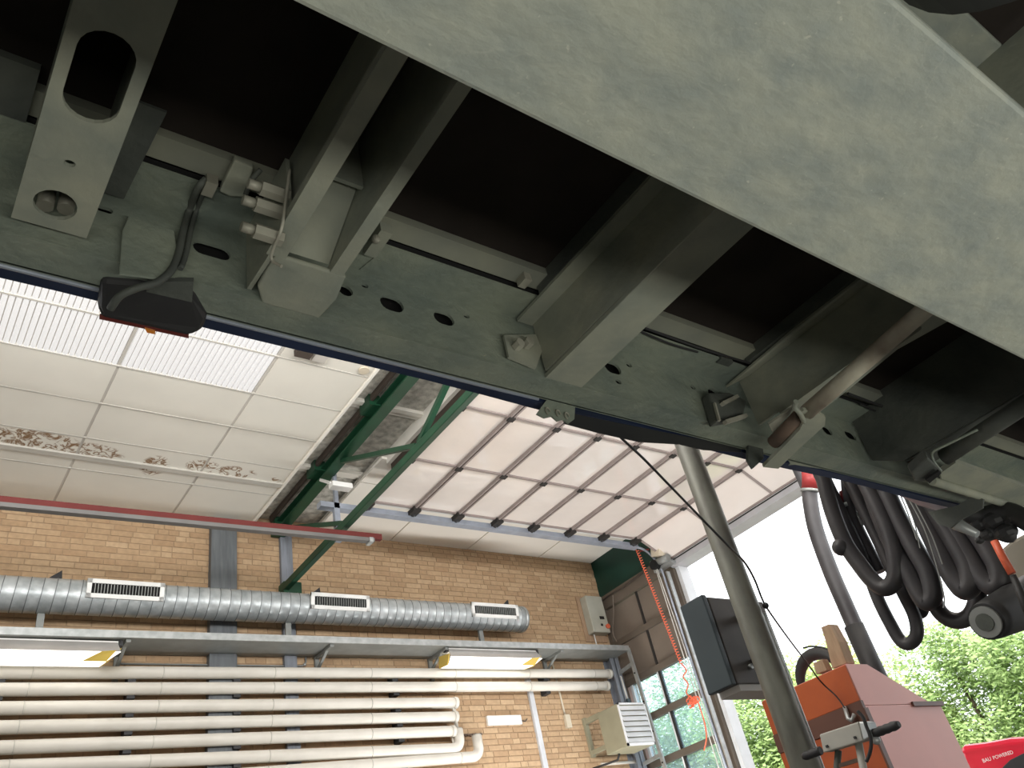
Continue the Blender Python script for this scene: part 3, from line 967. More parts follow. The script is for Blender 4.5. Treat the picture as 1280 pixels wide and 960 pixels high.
for i in range(len(rx) - 1):
    a, b = rx[i] + 0.032, rx[i + 1] - 0.032
    for y1, y0 in zip(py, py[1:]):
        MB().box(a, b, y0 + 0.016, y1 - 0.016, ZD1, ZD1 + 0.015).build('pane', M['door_pane'], dr)
    for y in py:
        MB().box(a, b, y - 0.016, y + 0.016, ZD1 - 0.015, ZD1 + 0.02).build('glazing_bar', M['section_rail'], dr)
# bottom section tipping down to the lintel
e = Vector((0.46, 0, -0.26))
n_ = Vector((0.26, 0, 0.46)).normalized()
for y1, y0 in zip(py, py[1:]):
    MB().prism([Vector((7.79, y0 + 0.016, ZD1)), Vector((7.79, y1 - 0.016, ZD1)), Vector((7.79, y1 - 0.016, ZD1)) + e, Vector((7.79, y0 + 0.016, ZD1)) + e], n_ * 0.015).build('pane', M['door_pane'], dr)
for y in py:
    MB().prism([Vector((7.79, y - 0.016, ZD1 - 0.01)), Vector((7.79, y + 0.016, ZD1 - 0.01)), Vector((7.79, y + 0.016, ZD1 - 0.01)) + e, Vector((7.79, y - 0.016, ZD1 - 0.01)) + e], n_ * 0.03).build('glazing_bar', M['section_rail'], dr)
MB().bar(Vector((8.25, -1.6, 3.945)), Vector((8.25, 6.70, 3.945)), 0.03, 0.03).build('bottom_seal', M['section_rail'], dr)
# tracks
MB().box(3.35, 7.85, 6.79, 6.88, ZD1 - 0.08, ZD1 - 0.02).build('track', M['track_steel'], dr)
MB().box(3.9, 7.85, 6.74, 6.76, ZD1 - 0.0, ZD1 + 0.045).build('track_flange', M['white_enamel'], dr)
pts = [(7.85, 6.835, ZD1 - 0.05)] + [(7.85 + 0.36 * math.sin(t), 6.835, ZD1 - 0.41 + 0.36 * math.cos(t)) for t in [PI / 2 * k / 8 for k in range(1, 9)]] + [(8.21, 6.80, FLOOR)]
MB().tube(pts, 0.017, 8).build('track_curve', M['track_steel'], dr)
MB().box(8.20, 8.26, 6.755, 6.775, FLOOR, 3.80).build('track_angle', M['galvanised'], dr)
MB().box(3.50, 3.56, 6.79, 6.84, ZD1 - 0.45, ZD1 - 0.02).build('track_hanger', M['track_steel'], dr)
MB().box(3.52, 3.56, 6.80, 6.84, ZD1 - 0.02, 4.9).build('track_hanger', M['track_steel'], dr)
# door motor
t = thing('door_motor', (8.1, 6.78, 3.9), 'door opener motor with cream cover in the upper corner of the opening', 'motor')
MB().obox((8.12, 6.72, 4.05), (1, 0, 0), (0, 1, 0.3), (0, -0.3, 1), 0.14, 0.16, 0.12).build('cover', M['beige_plastic'], t, bevel=0.01)
MB().tube([(8.16, 6.62, 3.93), (8.16, 6.92, 3.97)], 0.05, 14).build('gearbox', M['tray_grey'], t)
MB().tube([(8.10, 6.86, 3.93), (8.20, 6.86, 3.93)], 0.065, 16).build('chain_wheel', M['dark_void'], t)
MB().box(8.18, 8.30, 6.62, 6.95, 3.86, 3.90).build('mount_plate', M['galvanised'], t)
MB().tube([(8.0, 6.92, 4.15), (8.05, 6.80, 4.12)], 0.012, 6).build('red_lead', M['red_plastic'], t)

# hand cords and coiled lead beside the opening
t = thing('pull_cord', (7.95, 6.7, 1.0), 'pale endless hand cord hanging from the door motor', 'cord')
for dy in (0.0, 0.05):
    MB().tube(smooth_path([(8.15, 6.86 + dy * 0.4, 3.92), (8.05, 6.74 + dy, 2.9), (8.03, 6.72 + dy, 2.2), (8.03, 6.70 + dy * 1.4, 1.2), (8.03, 6.70 + dy, 0.6)]), 0.007, 6).build('cord', M['white_cord'], t)
t = thing('coiled_lead', (7.9, 6.8, 2.2), 'orange red coiled cable hanging down before the fixed glazing', 'cable')
pa, pb = at(796, 686, 'X', 7.9), at(852, 830, 'X', 7.9)
pts = []
N = 700
ax = (pb - pa).normalized()
u = ax.cross(Vector((1, 0, 0))).normalized()
v = ax.cross(u)
for k in range(N + 1):
    s = k / N
    th = s * 2 * PI * 44
    pts.append(pa.lerp(pb, s) + (u * math.cos(th) + v * math.sin(th)) * 0.018)
MB().tube(pts, 0.006, 5).build('coil', M['coil_orange'], t)
tail = [at(x, y, 'X', 7.9) for x, y in ((852, 830), (858, 838), (854, 846), (860, 855), (858, 866), (864, 873), (862, 878), (869, 873), (866, 880), (872, 878), (876, 888), (881, 905), (883, 922), (880, 938))]
MB().tube(smooth_path(tail), 0.008, 6).build('loose_lead', M['coil_orange'], t)
mb = MB()
for k in range(9):
    c = at(866 + random.uniform(-6, 6), 877 + random.uniform(-4, 5), 'X', 7.9)
    mb.tube([c + Vector((0, 0.03 * math.cos(a_), 0.03 * math.sin(a_))) for a_ in [2 * PI * i / 10 for i in range(10)]], 0.009, 5)
mb.build('lead_knot', M['coil_orange'], t)
t = thing('corner_cables', (8.2, 8.0, 3.2), 'dark loose cables running round the green panel down the corner', 'cable')
MB().tube(smooth_path([at(x, y, 'X', 8.26) for x, y in ((808, 712), (795, 722), (778, 735), (765, 742), (752, 752), (747, 765), (750, 785), (757, 802))]), 0.012, 6).build('cable', M['brown_channel'], t)
MB().tube(smooth_path([at(x, y, 'X', 8.24) for x, y in ((766, 744), (767, 765), (766, 790), (771, 802))]), 0.008, 6).build('cable', M['tan_panel'], t)
for (xa, ya) in ((828, 905), (873, 848)):
    pass

# ------------------------------------------------------------------ steel post with switch cabinet
PX, PY = 3.0, 2.11
t = thing('steel_post', (PX, PY, FLOOR), 'grey round steel post standing by the open door', 'post')
MB().tube([(PX, PY, FLOOR), (PX, PY, 1.2), (PX, PY, 4.7)], [0.062, 0.055, 0.044], 28).build('shaft', M['post_steel'], t)
MB().box(PX - 0.14, PX + 0.14, PY - 0.14, PY + 0.14, FLOOR, FLOOR + 0.02).build('base_plate', M['post_steel'], t)
MB().tube([(PX + 0.058, PY - 0.03, FLOOR), (PX + 0.058, PY - 0.03, 1.02)], 0.010, 8).build('side_conduit', M['galvanised'], t)
for z in (0.9, 1.1):
    MB().bar((PX + 0.05, PY + 0.02, z), (PX + 0.24, 2.335, z), 0.03, 0.03).build('mount_arm', M['dark_steel'], t)
t = thing('switch_cabinet', (3.2, 2.38, 0.79), 'dark teal metal switch cabinet fixed to the steel post', 'cabinet')
MB().box(3.045, 3.45, 2.325, 2.455, 0.80, 1.20).build('case', M['cabinet_dirty'], t, bevel=0.006)
MB().box(3.000, 3.030, 2.318, 2.462, 0.795, 1.205).build('door', M['cabinet_teal'], t, bevel=0.005)
MB().box(3.028, 3.048, 2.33, 2.45, 0.80, 1.20).build('door_seal', M['dark_void'], t)
MB().box(3.06, 3.44, 2.33, 2.45, 0.772, 0.80).build('cable_gland_plate', M['cabinet_base'], t)
MB().tube([(3.17, 2.325, 0.875), (3.17, 2.310, 0.875)], 0.012, 12).build('lock', M['galvanised'], t)
MB().tube([(3.33, 2.34, 1.2), (3.33, 2.34, 1.225), (3.36, 2.34, 1.235)], 0.006, 6).build('gland', M['dark_steel'], t)

# black lead from the trailer to the tester
t = thing('test_lead', (2.5, 1.6, 0.6), 'thin black lead strung from the trailer past the post to the tester', 'cable')
lead = [(735, 505, 1.45), (772, 543, 1.6), (805, 574, 1.75), (840, 610, 1.9), (872, 643, 2.1), (908, 680, 2.3), (930, 702, 2.6), (943, 724, 2.8), (952, 747, 2.95), (960, 762, 3.1), (984, 796, 3.5), (1009, 829, 4.0), (1026, 852, 4.25), (1045, 870, 4.3), (1056, 885, 4.3)]
MB().tube(smooth_path([at(x, y, 'X', X) for x, y, X in lead]), 0.0042, 8).build('lead', M['black_rubber'], t)
MB().sphere(at(957, 757, 'X', 3.05), 0.014).build('knot', M['black_rubber'], t)

# ------------------------------------------------------------------ brake tester
t = thing('tester_cabinet', (4.75, 2.85, FLOOR), 'orange and dusty pink test machine cabinet standing before the open door', 'machine')
tx0, tx1, ty0, ty1 = 4.36, 5.18, 2.58, 3.20
MB().box(tx0 + 0.01, tx1, ty0, ty1, FLOOR + 0.08, 0.775).build('body', M['tester_pink'], t, bevel=0.006)
MB().prism([(tx0 + 0.01, ty0, 0.775), (tx0 + 0.72, ty0, 0.775), (tx0 + 0.22, ty0, 1.0), (tx0 + 0.01, ty0, 1.0)], (0, ty1 - ty0, 0)).build('hood', M['tester_pink'], t)
MB().box(tx0 + 0.5, tx1 + 0.02, ty0 - 0.012, ty1 + 0.01, 0.76, 0.785).build('top_edge', M['tester_edge'], t)
MB().box(tx0 - 0.006, tx0 + 0.01, ty0 + 0.0, ty1, 0.80, 0.995).build('upper_front', M['tester_orange'], t, bevel=0.004)
MB().box(tx0 - 0.006, tx0 + 0.01, ty0 + 0.0, ty1, FLOOR + 0.1, 0.70).build('lower_front', M['tester_orange'], t, bevel=0.004)
MB().box(tx0 - 0.012, tx0 + 0.012, ty0 - 0.006, ty1, 0.70, 0.80).build('cross_band', M['tester_edge'], t)
MB().prism([(tx0 - 0.008, ty0 - 0.008, FLOOR + 0.1), (tx0 + 0.03, ty0 - 0.008, FLOOR + 0.1), (tx0 + 0.03, ty0 - 0.008, 0.76), (tx0 - 0.008, ty0 - 0.008, 0.76)], (0, 0.012, 0)).build('corner_strip', M['tester_edge'], t)
MB().box(tx0 + 0.02, tx1 - 0.02, ty0 + 0.02, ty1 - 0.02, FLOOR, FLOOR + 0.08).build('plinth', M['dark_steel'], t)
MB().tube([at(1056, 884, 'X', tx0 - 0.02), at(1060, 898, 'X', tx0 - 0.05), at(1064, 901, 'X', tx0 - 0.05), at(1068, 893, 'X', tx0 - 0.03)], 0.012, 8).build('cable_hook', M['galvanised'], t)
# wooden wedges on the tester
t = thing('wooden_wedge', (tx0 + 0.1, 2.66, 1.0), 'tall tapered wooden wedge standing on the orange test machine', 'wedge', 'wooden wedges on the tester')
b0, b1 = at(1040, 836, 'X', tx0 + 0.06), at(1058, 829, 'X', tx0 + 0.06)
m0, m1 = at(1033, 806, 'X', tx0 + 0.06), at(1048, 802, 'X', tx0 + 0.06)
e0, e1 = at(1026, 784, 'X', tx0 + 0.06), at(1036, 780, 'X', tx0 + 0.06)
MB().prism([b0, b1, m1, e1, e0, m0], (0.09, 0, 0)).build('wedge_block', M['wood_block'], t, bevel=0.004)
t = thing('wooden_wedge', (tx0 + 0.05, 2.86, 1.0), 'short wooden block beside the tall wedge on the test machine', 'wedge', 'wooden wedges on the tester')
MB().prism([at(1020, 843, 'X', tx0 + 0.02), at(1034, 838, 'X', tx0 + 0.02), at(1027, 824, 'X', tx0 + 0.02), at(1016, 829, 'X', tx0 + 0.02)], (0.06, 0, 0)).build('wedge_block', M['wood_block'], t, bevel=0.004)
t = thing('black_cable_reel', (tx0 + 0.2, 2.85, 1.0), 'black curved cable reel lying on top of the test machine', 'cable reel')
cc = at(1028, 852, 'X', tx0 + 0.2)
pts = []
for k in range(13):
    a_ = PI * (0.02 + 0.96 * k / 12)
    pts.append(cc + Vector((0, 0.15 * math.cos(a_), 0.16 * math.sin(a_))))
MB().tube(pts, [0.022 + 0.016 * math.sin(PI * k / 12) for k in range(13)], 10).build('ring', M['black_rubber'], t)
MB().tube(smooth_path([at(1004, 810, 'X', tx0 + 0.2), at(1014, 808, 'X', tx0 + 0.2), at(1026, 809, 'X', tx0 + 0.2), at(1036, 812, 'X', tx0 + 0.2)]), 0.006, 6).build('free_end', M['black_rubber'], t)

# ------------------------------------------------------------------ trolley handle in front of the tester
XH = 2.7
KH = XH / 3.35
t = thing('hand_trolley', (XH, 1.5, FLOOR), 'hand trolley with grey control box and black rubber grips', 'trolley')
c0, c1 = at(1024, 918, 'X', XH), at(1073, 902, 'X', XH)
c2, c3 = at(1079, 926, 'X', XH), at(1029, 941, 'X', XH)
MB().prism([c0, c1, c2, c3], (0.055, 0, 0)).build('control_box', M['control_grey'], t, bevel=0.004)
MB().prism([c1, at(1082, 903, 'X', XH), at(1088, 921, 'X', XH), c2], (0.06, 0, 0)).build('end_cap', M['galvanised'], t, bevel=0.004)
gd = (c1 - c0).normalized()
for nm, p, q in (('grip', at(1026, 938, 'X', XH + 0.03), at(1004, 946, 'X', XH + 0.03)), ('grip', at(1090, 918, 'X', XH + 0.03), at(1124, 905, 'X', XH + 0.03))):
    d = (q - p)
    k = 9
    MB().tube([p + d * (i / k) for i in range(k + 1)], [0.0137 + (0.0016 if i % 2 else 0) for i in range(k)] + [0.010], 14).build(nm, M['black_rubber'], t)
MB().tube([at(1048, 938, 'X', XH + 0.035), at(1044, 985, 'X', XH + 0.035), Vector((XH + 0.035, 1.52, FLOOR + 0.1))], 0.0115, 12).build('shaft', M['dark_member'], t)
MB().tube([at(1073, 928, 'X', XH + 0.035), at(1084, 985, 'X', XH + 0.035), Vector((XH + 0.035, 1.39, FLOOR + 0.1))], 0.013, 12).build('shaft', M['control_grey'], t)
MB().bar(at(1046, 958, 'X', XH + 0.035), at(1079, 948, 'X', XH + 0.035), 0.012, 0.012).build('cross_stay', M['rust'], t)
MB().box(XH - 0.1, XH + 0.25, 1.3, 1.6, FLOOR + 0.06, FLOOR + 0.1).build('foot_frame', M['dark_steel'], t)
for y in (1.32, 1.58):
    MB().tube([(XH + 0.2, y - 0.02, FLOOR + 0.07), (XH + 0.2, y + 0.02, FLOOR + 0.07)], 0.07, 16).build('wheel', M['black_rubber'], t)
MB().tube(smooth_path([at(x, y, 'X', XH - 0.02) for x, y in ((1072, 889), (1079, 897), (1083, 908), (1087, 918), (1089, 930), (1087, 942), (1083, 952))]), 0.006, 8).build('lead', M['black_rubber'], t)
MB().sphere(at(1095, 925, 'X', XH + 0.03), 0.015).build('clamp_screw', M['galvanised'], t)
MB().box(*sum(([a - 0.004, a + 0.004] for a in at(1069, 922, 'X', XH - 0.002)), [])).build('screw', M['dark_steel'], t)
MB().box(*sum(([a - 0.004, a + 0.004] for a in at(1034, 933, 'X', XH - 0.002)), [])).build('screw', M['dark_steel'], t)

# ------------------------------------------------------------------ exhaust hoses hung over the truss chord
HZ = 3.76


def hose(label, pix, X, r, parts=(), up0=True, up1=True):
    P = smooth_path([at(x, y, 'X', X) for x, y in pix], 7)
    if up0:
        P = [Vector((P[0].x, P[0].y, HZ)), Vector((P[0].x, P[0].y, P[0].z + 0.25))] + P
    if up1:
        P = P + [Vector((P[-1].x, P[-1].y, P[-1].z + 0.25)), Vector((P[-1].x, P[-1].y, HZ))]
    t = thing('rubber_hose', (P[0].x, P[0].y, min(p.z for p in P)), label, 'hose', 'black hoses hanging behind the trailer')
    MB().tube(P, r, 14).build('hose_body', M['hose_rubber'], t)
    for (nm, pts, rr_, mt) in parts:
        MB().tube([at(x, y, 'X', X) for x, y in pts], rr_, 14).build(nm, M[mt], t)
    return t


a0 = [at(1068 + k * 9, 787 + k * 20, 'X', 3.5) for k in range(3)]
hose('straight black hose with a red collar, leftmost of the hanging hoses', [(1012, 612), (1013, 628), (1020, 663), (1038, 713), (1057, 757), (1076, 800), (1096, 846), (1115, 890)], 5.7, 0.060,
     [('red_collar', [(1012, 588), (1012, 611)], 0.066, 'red_plastic'), ('grey_ring', [(1012, 611), (1012, 615)], 0.069, 'tray_grey'), ('thick_sleeve', [(1067, 782), (1096, 846), (1115, 890)], 0.070, 'black_rubber')], up1=False)
h2 = hose('black hose loop with a round side knob, second hanging hose from the left', [(1030, 600), (1040, 638), (1056, 678), (1074, 705), (1092, 727), (1106, 735), (1117, 727), (1120, 706), (1112, 668), (1098, 635), (1080, 600)], 3.52, 0.037)
o = MB().sphere(at(1051, 684, 'X', 3.5), 0.040).build('side_knob', M['hose_rubber'], h2, smooth=True)
hose('thin black loop hanging lowest of all the hoses', [(1080, 700), (1096, 745), (1112, 778), (1126, 801), (1138, 804), (1146, 792), (1143, 770), (1131, 745), (1116, 715), (1100, 680)], 3.62, 0.028)
hose('short black hose with a red fitting and chrome spring behind the second loop', [(1058, 590), (1060, 620), (1068, 650), (1082, 680), (1100, 715)], 3.66, 0.028,
     [('red_fitting', [(1055, 614), (1058, 628)], 0.024, 'red_plastic'), ('clamp', [(1058, 630), (1060, 635)], 0.034, 'galvanised'), ('spring', [(1071, 642), (1077, 657)], 0.010, 'galvanised')], up1=False)
hose('thick black hose loop in the middle of the hanging hoses', [(1084, 600), (1100, 645), (1120, 690), (1139, 722), (1152, 746), (1160, 752), (1166, 742), (1160, 715), (1143, 685), (1124, 650), (1106, 610)], 3.54, 0.040)
hose('narrow black loop between the thin lowest loop and the thick middle loop', [(1096, 640), (1110, 680), (1126, 716), (1140, 748), (1146, 764), (1152, 762), (1150, 742), (1138, 712), (1120, 680)], 3.68, 0.030)
hose('thick black hose loop hanging right of the bright gap', [(1143, 616), (1160, 656), (1176, 690), (1190, 716), (1198, 728), (1206, 736), (1213, 728), (1210, 706), (1196, 680), (1172, 642), (1155, 612)], 3.5, 0.046)
hose('black hose loop beside the silver tube end', [(1180, 640), (1196, 670), (1214, 700), (1228, 722), (1240, 732), (1249, 728), (1248, 710), (1234, 684), (1214, 655)], 3.5, 0.041)
hose('low black loop bridging between the thick loops and the nozzle', [(1158, 715), (1168, 752), (1180, 770), (1198, 776), (1214, 768), (1222, 746), (1222, 715)], 3.64, 0.034)
hose('black hose at the far right behind the orange lever', [(1226, 662), (1238, 692), (1252, 722), (1262, 742)], 3.6, 0.034, up1=False)
t = thing('wire_stay', (3.45, 1.6, 1.0), 'thin pale steel wires hanging between the black hoses', 'wire')
for pix in (((1124, 615), (1136, 645), (1146, 675)), ((1128, 617), (1142, 650), (1150, 685)), ((1135, 622), (1155, 660), (1170, 705), (1180, 745), (1179, 760)), ((1150, 640), (1166, 672), (1178, 705))):
    P = smooth_path([at(x, y, 'X', 3.42) for x, y in pix])
    P = [Vector((P[0].x, P[0].y, HZ))] + P
    MB().tube(P, 0.003, 6).build('wire', M['tray_grey'], t)
# exhaust nozzle and lever
XN = 3.35
t = thing('exhaust_nozzle', (XN, 1.3, 0.66), 'thick black exhaust nozzle with a grey flat end', 'nozzle')
p, q = at(1233, 777, 'X', 3.25), at(1345, 722, 'X', 4.05)
MB().tube([p, p.lerp(q, 0.06), p.lerp(q, 0.3), q], [0.066, 0.072, 0.086, 0.10], 24).build('barrel', M['black_rubber'], t)
d = (q - p).normalized()
MB().tube([p - d * 0.012, p + d * 0.004], 0.056, 24).build('end_disc', M['tray_grey'], t)
MB().tube([p - d * 0.016, p - d * 0.012], 0.032, 20).build('end_core', M['dark_member'], t)
MB().tube([q, q + Vector((0.0, -0.15, 0.4)), Vector((q.x, q.y - 0.25, HZ))], 0.05, 14).build('neck', M['black_rubber'], t)
t = thing('lever_handle', (XN - 0.1, 1.2, 0.8), 'bright orange lever handle hanging right of the black hoses', 'handle')
MB().tube([at(1243, 676, 'X', 3.15), at(1252, 694, 'X', 3.15), at(1265, 717, 'X', 3.15)], 0.014, 12).build('orange_grip', M['coil_orange'], t)
MB().tube([at(1266, 719, 'X', 3.15), at(1278, 746, 'X', 3.15), at(1290, 772, 'X', 3.15)], [0.011, 0.016, 0.02], 10).build('black_shank', M['black_rubber'], t)
MB().tube([at(1243, 675, 'X', 3.15), at(1240, 665, 'X', 3.15), Vector((3.15, 1.08, HZ))], 0.008, 8).build('stem', M['dark_steel'], t)
# pale housing at the right edge
t = thing('pale_cabinet', (5.9, 2.0, FLOOR), 'pale beige machine housing showing at the right picture edge', 'cabinet')
P = [at(x, y, 'X', 4.6) for x, y in ((1246, 690), (1262, 676), (1330, 640), (1400, 760), (1300, 800), (1270, 730))]
MB().prism(P, (0.3, 0, 0)).build('housing', M['pale_housing'], t, bevel=0.02)
MB().prism([P[4], P[3], Vector((4.6, P[3].y, FLOOR)), Vector((4.6, P[4].y, FLOOR))], (0.3, 0, 0)).build('stand', M['pale_housing'], t)

# ------------------------------------------------------------------ tractor in the yard
t = thing('tractor', (12.5, 4.6, FLOOR), 'bright red tractor with white lettering parked in the yard', 'tractor')
hx, hy = 10.4, 4.75
top = [at(x, y, 'X', 10.6) for x, y in ((1199, 934), (1204, 931), (1230, 928), (1262, 922), (1290, 921), (1330, 925))]
low = [at(x, y, 'X', 10.6) for x, y in ((1330, 1010), (1216, 1010), (1204, 955))]
MB().prism(top + low, (0.9, 0, 0)).build('hood', M['tractor_red'], t, bevel=0.05)
P = [at(x, y, 'X', 10.57) for x, y in ((1252, 960), (1262, 950), (1290, 936), (1340, 930), (1340, 1000), (1240, 1000))]
MB().prism(P, (0.06, 0, 0)).build('dark_flank', M['dark_steel'], t, bevel=0.01)
MB().prism([at(x, y, 'X', 10.59) for x, y in ((1203, 939), (1240, 932), (1280, 929), (1280, 931), (1240, 935), (1203, 942))], (0.03, 0, 0)).build('crease_line', M['tractor_red'], t)
hc = at(1290, 1060, 'X', 11.0)
for (yy, r) in ((top[0].y - 0.5, 0.45), (top[-1].y - 1.2, 0.75)):
    MB().tube([(10.5, yy, FLOOR + r), (10.8, yy, FLOOR + r)], r, 28).build('wheel', M['black_rubber'], t)
MB().box(10.6, 11.5, top[-1].y - 1.9, top[-1].y - 0.2, FLOOR + 0.7, 1.7).build('cab', M['tractor_red'], t, bevel=0.05)
for txt, p0, p1 in (('BAU', (1229, 953.5), (1239.5, 950.3)), ('POWERED', (1242, 949.6), (1267, 942))):
    cu = bpy.data.curves.new('lettering', 'FONT')
    cu.body = txt
    cu.size = 1.0
    cu.extrude = 0.01
    tmp = bpy.data.objects.new('lettering', cu)
    COL.objects.link(tmp)
    dg = bpy.context.evaluated_depsgraph_get()
    me = bpy.data.meshes.new_from_object(tmp.evaluated_get(dg))
    wid = max(v.co.x for v in me.vertices)
    bpy.data.objects.remove(tmp)
    a_, b_ = at(*p0, 'X', 10.56), at(*p1, 'X', 10.56)
    ex = (b_ - a_)
    s = ex.length / wid
    ex.normalize()
    nz = Vector((-1, 0, 0))
    ez = nz.cross(ex).normalized()
    for v in me.vertices:
        c = v.co.copy()
        v.co = a_ + ex * (c.x * s) + ez * (c.y * s) + nz * (c.z * s)
    me.materials.append(M['white_print'])
    o = bpy.data.objects.new('lettering', me)
    COL.objects.link(o)
    o.parent = t
    o.matrix_parent_inverse = Matrix.Translation(-Vector(BASES[t.name]))


# ------------------------------------------------------------------ trees beyond the yard
def tree(label, base, h, spread, m_, n=30000, leaf=0.055):
    t = thing('tree', base, label, 'tree', 'trees beyond the yard')
    bx, by, bz = base
    MB().tube([(bx, by, bz), (bx + 0.1, by, bz + h * 0.3), (bx, by + 0.1, bz + h * 0.75)], [0.12, 0.09, 0.03], 8).build('trunk', M['bark'], t)
    verts, faces = [], []
    blobs = []
    for k in range(22):
        a_ = random.uniform(0, 2 * PI)
        rr_ = spread * math.sqrt(random.random()) * 0.75
        zz = bz + h * (0.10 + 0.78 * (k + random.random()) / 22)
        blobs.append((bx + rr_ * math.cos(a_), by + rr_ * math.sin(a_), zz, spread * random.uniform(0.28, 0.5)))
    for k in range(n):
        b = random.choice(blobs)
        d = Vector((random.gauss(0, 1), random.gauss(0, 1), random.gauss(0, 1))).normalized()
        p = Vector(b[:3]) + d * b[3] * random.uniform(0.55, 1.05)
        if p.z < bz:
            continue
        u_ = Vector((random.gauss(0, 1), random.gauss(0, 1), random.gauss(0, 0.6))).normalized()
        v_ = u_.orthogonal().normalized()
        s = leaf * random.uniform(0.6, 1.3)
        i = len(verts)
        verts += [p - u_ * s, p + v_ * s * 0.5, p + u_ * s, p - v_ * s * 0.5]
        faces.append((i, i + 1, i + 2, i + 3))
    me = bpy.data.meshes.new('foliage')
    me.from_pydata([tuple(v) for v in verts], [], faces)
    me.materials.append(M[m_])
    o = bpy.data.objects.new('foliage', me)
    COL.objects.link(o)
    o.parent = t
    o.matrix_parent_inverse = Matrix.Translation(-Vector(base))
    o['kind'] = 'stuff'


G = FLOOR - 0.02
tree('light green leafy tree seen behind the post and the switch cabinet', (15.0, 11.2, G), 4.8, 1.9, 'leaf_light')
tree('yellowish green tree rising behind the wooden wedges on the test machine', (15.6, 9.4, G), 4.6, 1.9, 'leaf_yellow')
tree('light green tree rising right of the straight black hose', (16.8, 7.7, G), 4.6, 1.8, 'leaf_light')
tree('mid green tree above the pink side of the test machine', (17.0, 5.8, G), 4.1, 1.8, 'leaf_light')
tree('darker green tree standing behind the red tractor', (17.2, 3.9, G), 4.1, 1.9, 'leaf_mid')
tree('bushy green tree seen through the fixed window panes', (14.0, 13.4, G), 5.4, 2.0, 'leaf_mid')
tree('tall green tree at the left behind the window panes', (15.5, 15.6, G), 6.2, 2.3, 'leaf_mid')

# ------------------------------------------------------------------ trailer
TX0, TX1 = -2.6, 2.75
tl = thing('semi_trailer', (0.0, -0.55, 0.355), 'underside of a dusty galvanised semi trailer with blue curtain hem', 'trailer')
# near main beam and its twin
for k, y in enumerate((0.103, -1.20)):
    mb = MB()
    mb.box(TX0, TX1, y - 0.0725, y + 0.0725, 0.355, 0.368)
    mb.box(TX0, TX1, y - 0.005, y + 0.005, 0.368, 0.765)
    mb.box(TX0, TX1, y - 0.0725, y + 0.0725, 0.765, 0.776)
    mb.build('main_beam', M['beam_galv'], tl, bevel=0.003)
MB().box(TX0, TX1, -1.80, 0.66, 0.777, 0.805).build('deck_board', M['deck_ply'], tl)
MB().box(TX0, TX1, -1.80, -1.79, 0.60, 0.777).build('far_side_rail', M['rail_galv'], tl)
# side rail: web with holes, top flange, lip
YR = 0.66
holes = []


def hole_at(px, py, w_, h_, n=14):
    p = at(px, py, 'Y', YR)
    if w_ > h_ * 1.3:
        r = h_ / 2
        l = w_ / 2 - r
        pts = [(p.x + l + r * math.cos(a_), p.z + r * math.sin(a_)) for a_ in [-PI / 2 + PI * k / 8 for k in range(9)]]
        pts += [(p.x - l + r * math.cos(a_), p.z + r * math.sin(a_)) for a_ in [PI / 2 + PI * k / 8 for k in range(9)]]
        return pts
    return circle(p.x, p.z, w_ / 2, n, h_ / 2)


for (px, py, w_, h_) in ((178, 288, 0.036, 0.020), (265, 313, 0.042, 0.020), (432, 363, 0.020, 0.018), (490, 380, 0.034, 0.024), (555, 398, 0.032, 0.022), (766, 460, 0.034, 0.022), (893, 494, 0.03, 0.028),
                         (456, 357, 0.010, 0.007), (583, 395, 0.010, 0.007), (786, 456, 0.012, 0.009), (773, 477, 0.012, 0.009), (866, 484, 0.012, 0.009), (1034, 538, 0.03, 0.02), (1063, 544, 0.036, 0.02), (131, 262, 0.016, 0.008)):
    holes.append(hole_at(px, py, w_, h_))
mb = MB()
mb.plate([(TX0, 0.655), (TX1, 0.655), (TX1, 0.757), (TX0, 0.757)], holes, (0, YR + 0.004, 0), (1, 0, 0), (0, 0, 1), 0.004)
mb.box(TX0, TX1, 0.6095, YR + 0.004, 0.7535, 0.757)
mb.box(TX0, TX1, YR, 0.702, 0.652, 0.656)
mb.box(TX0, TX1, 0.700, 0.704, 0.652, 0.72)
sr = mb.build('side_rail', M['rail_galv'], tl)
MB().box(TX0, TX1, YR + 0.022, YR + 0.026, 0.66, 0.777).build('hole_shade', M['dark_void'], tl)  # black sheet added so the web holes look dark inside
MB().box(TX0, TX1, 0.575, 0.608, 0.764, 0.777).build('edge_batten', M['batten_alu'], tl)
MB().box(TX0, TX1, 0.606, 0.615, 0.764, 0.777).build('slot_shade', M['dark_void'], tl)  # black filler strip, painting the shade in the slot
# curtain with hem
mb = MB()
n = 60
prev = None
vs = []
for k in range(n + 1):
    x = TX0 + (TX1 - TX0) * k / n
    sag = 0.004 * math.sin(x * 5.0) + 0.003 * math.sin(x * 13 + 1)
    row = [mb.bm.verts.new((x, 0.708 + sag * 0.5, 0.650 + sag)), mb.bm.verts.new((x, 0.722 + sag * 0.5, 0.648 + sag)), mb.bm.verts.new((x, 0.722, 0.9)), mb.bm.verts.new((x, 0.722, 3.0)), mb.bm.verts.new((x, 0.708, 3.0)), mb.bm.verts.new((x, 0.708, 0.9))]
    if prev:
        for i in range(6):
            mb.bm.faces.new((prev[i], prev[(i + 1) % 6], row[(i + 1) % 6], row[i]))
    prev = row
mb.build('curtain', M['curtain_blue'], tl)
MB().tube([(TX0, 0.7065, 0.652), (0.70, 0.7065, 0.652)], 0.0028, 8).build('hem_piping', M['track_steel'], tl)  # piping in a lighter tone to carry the highlight along the hem bead
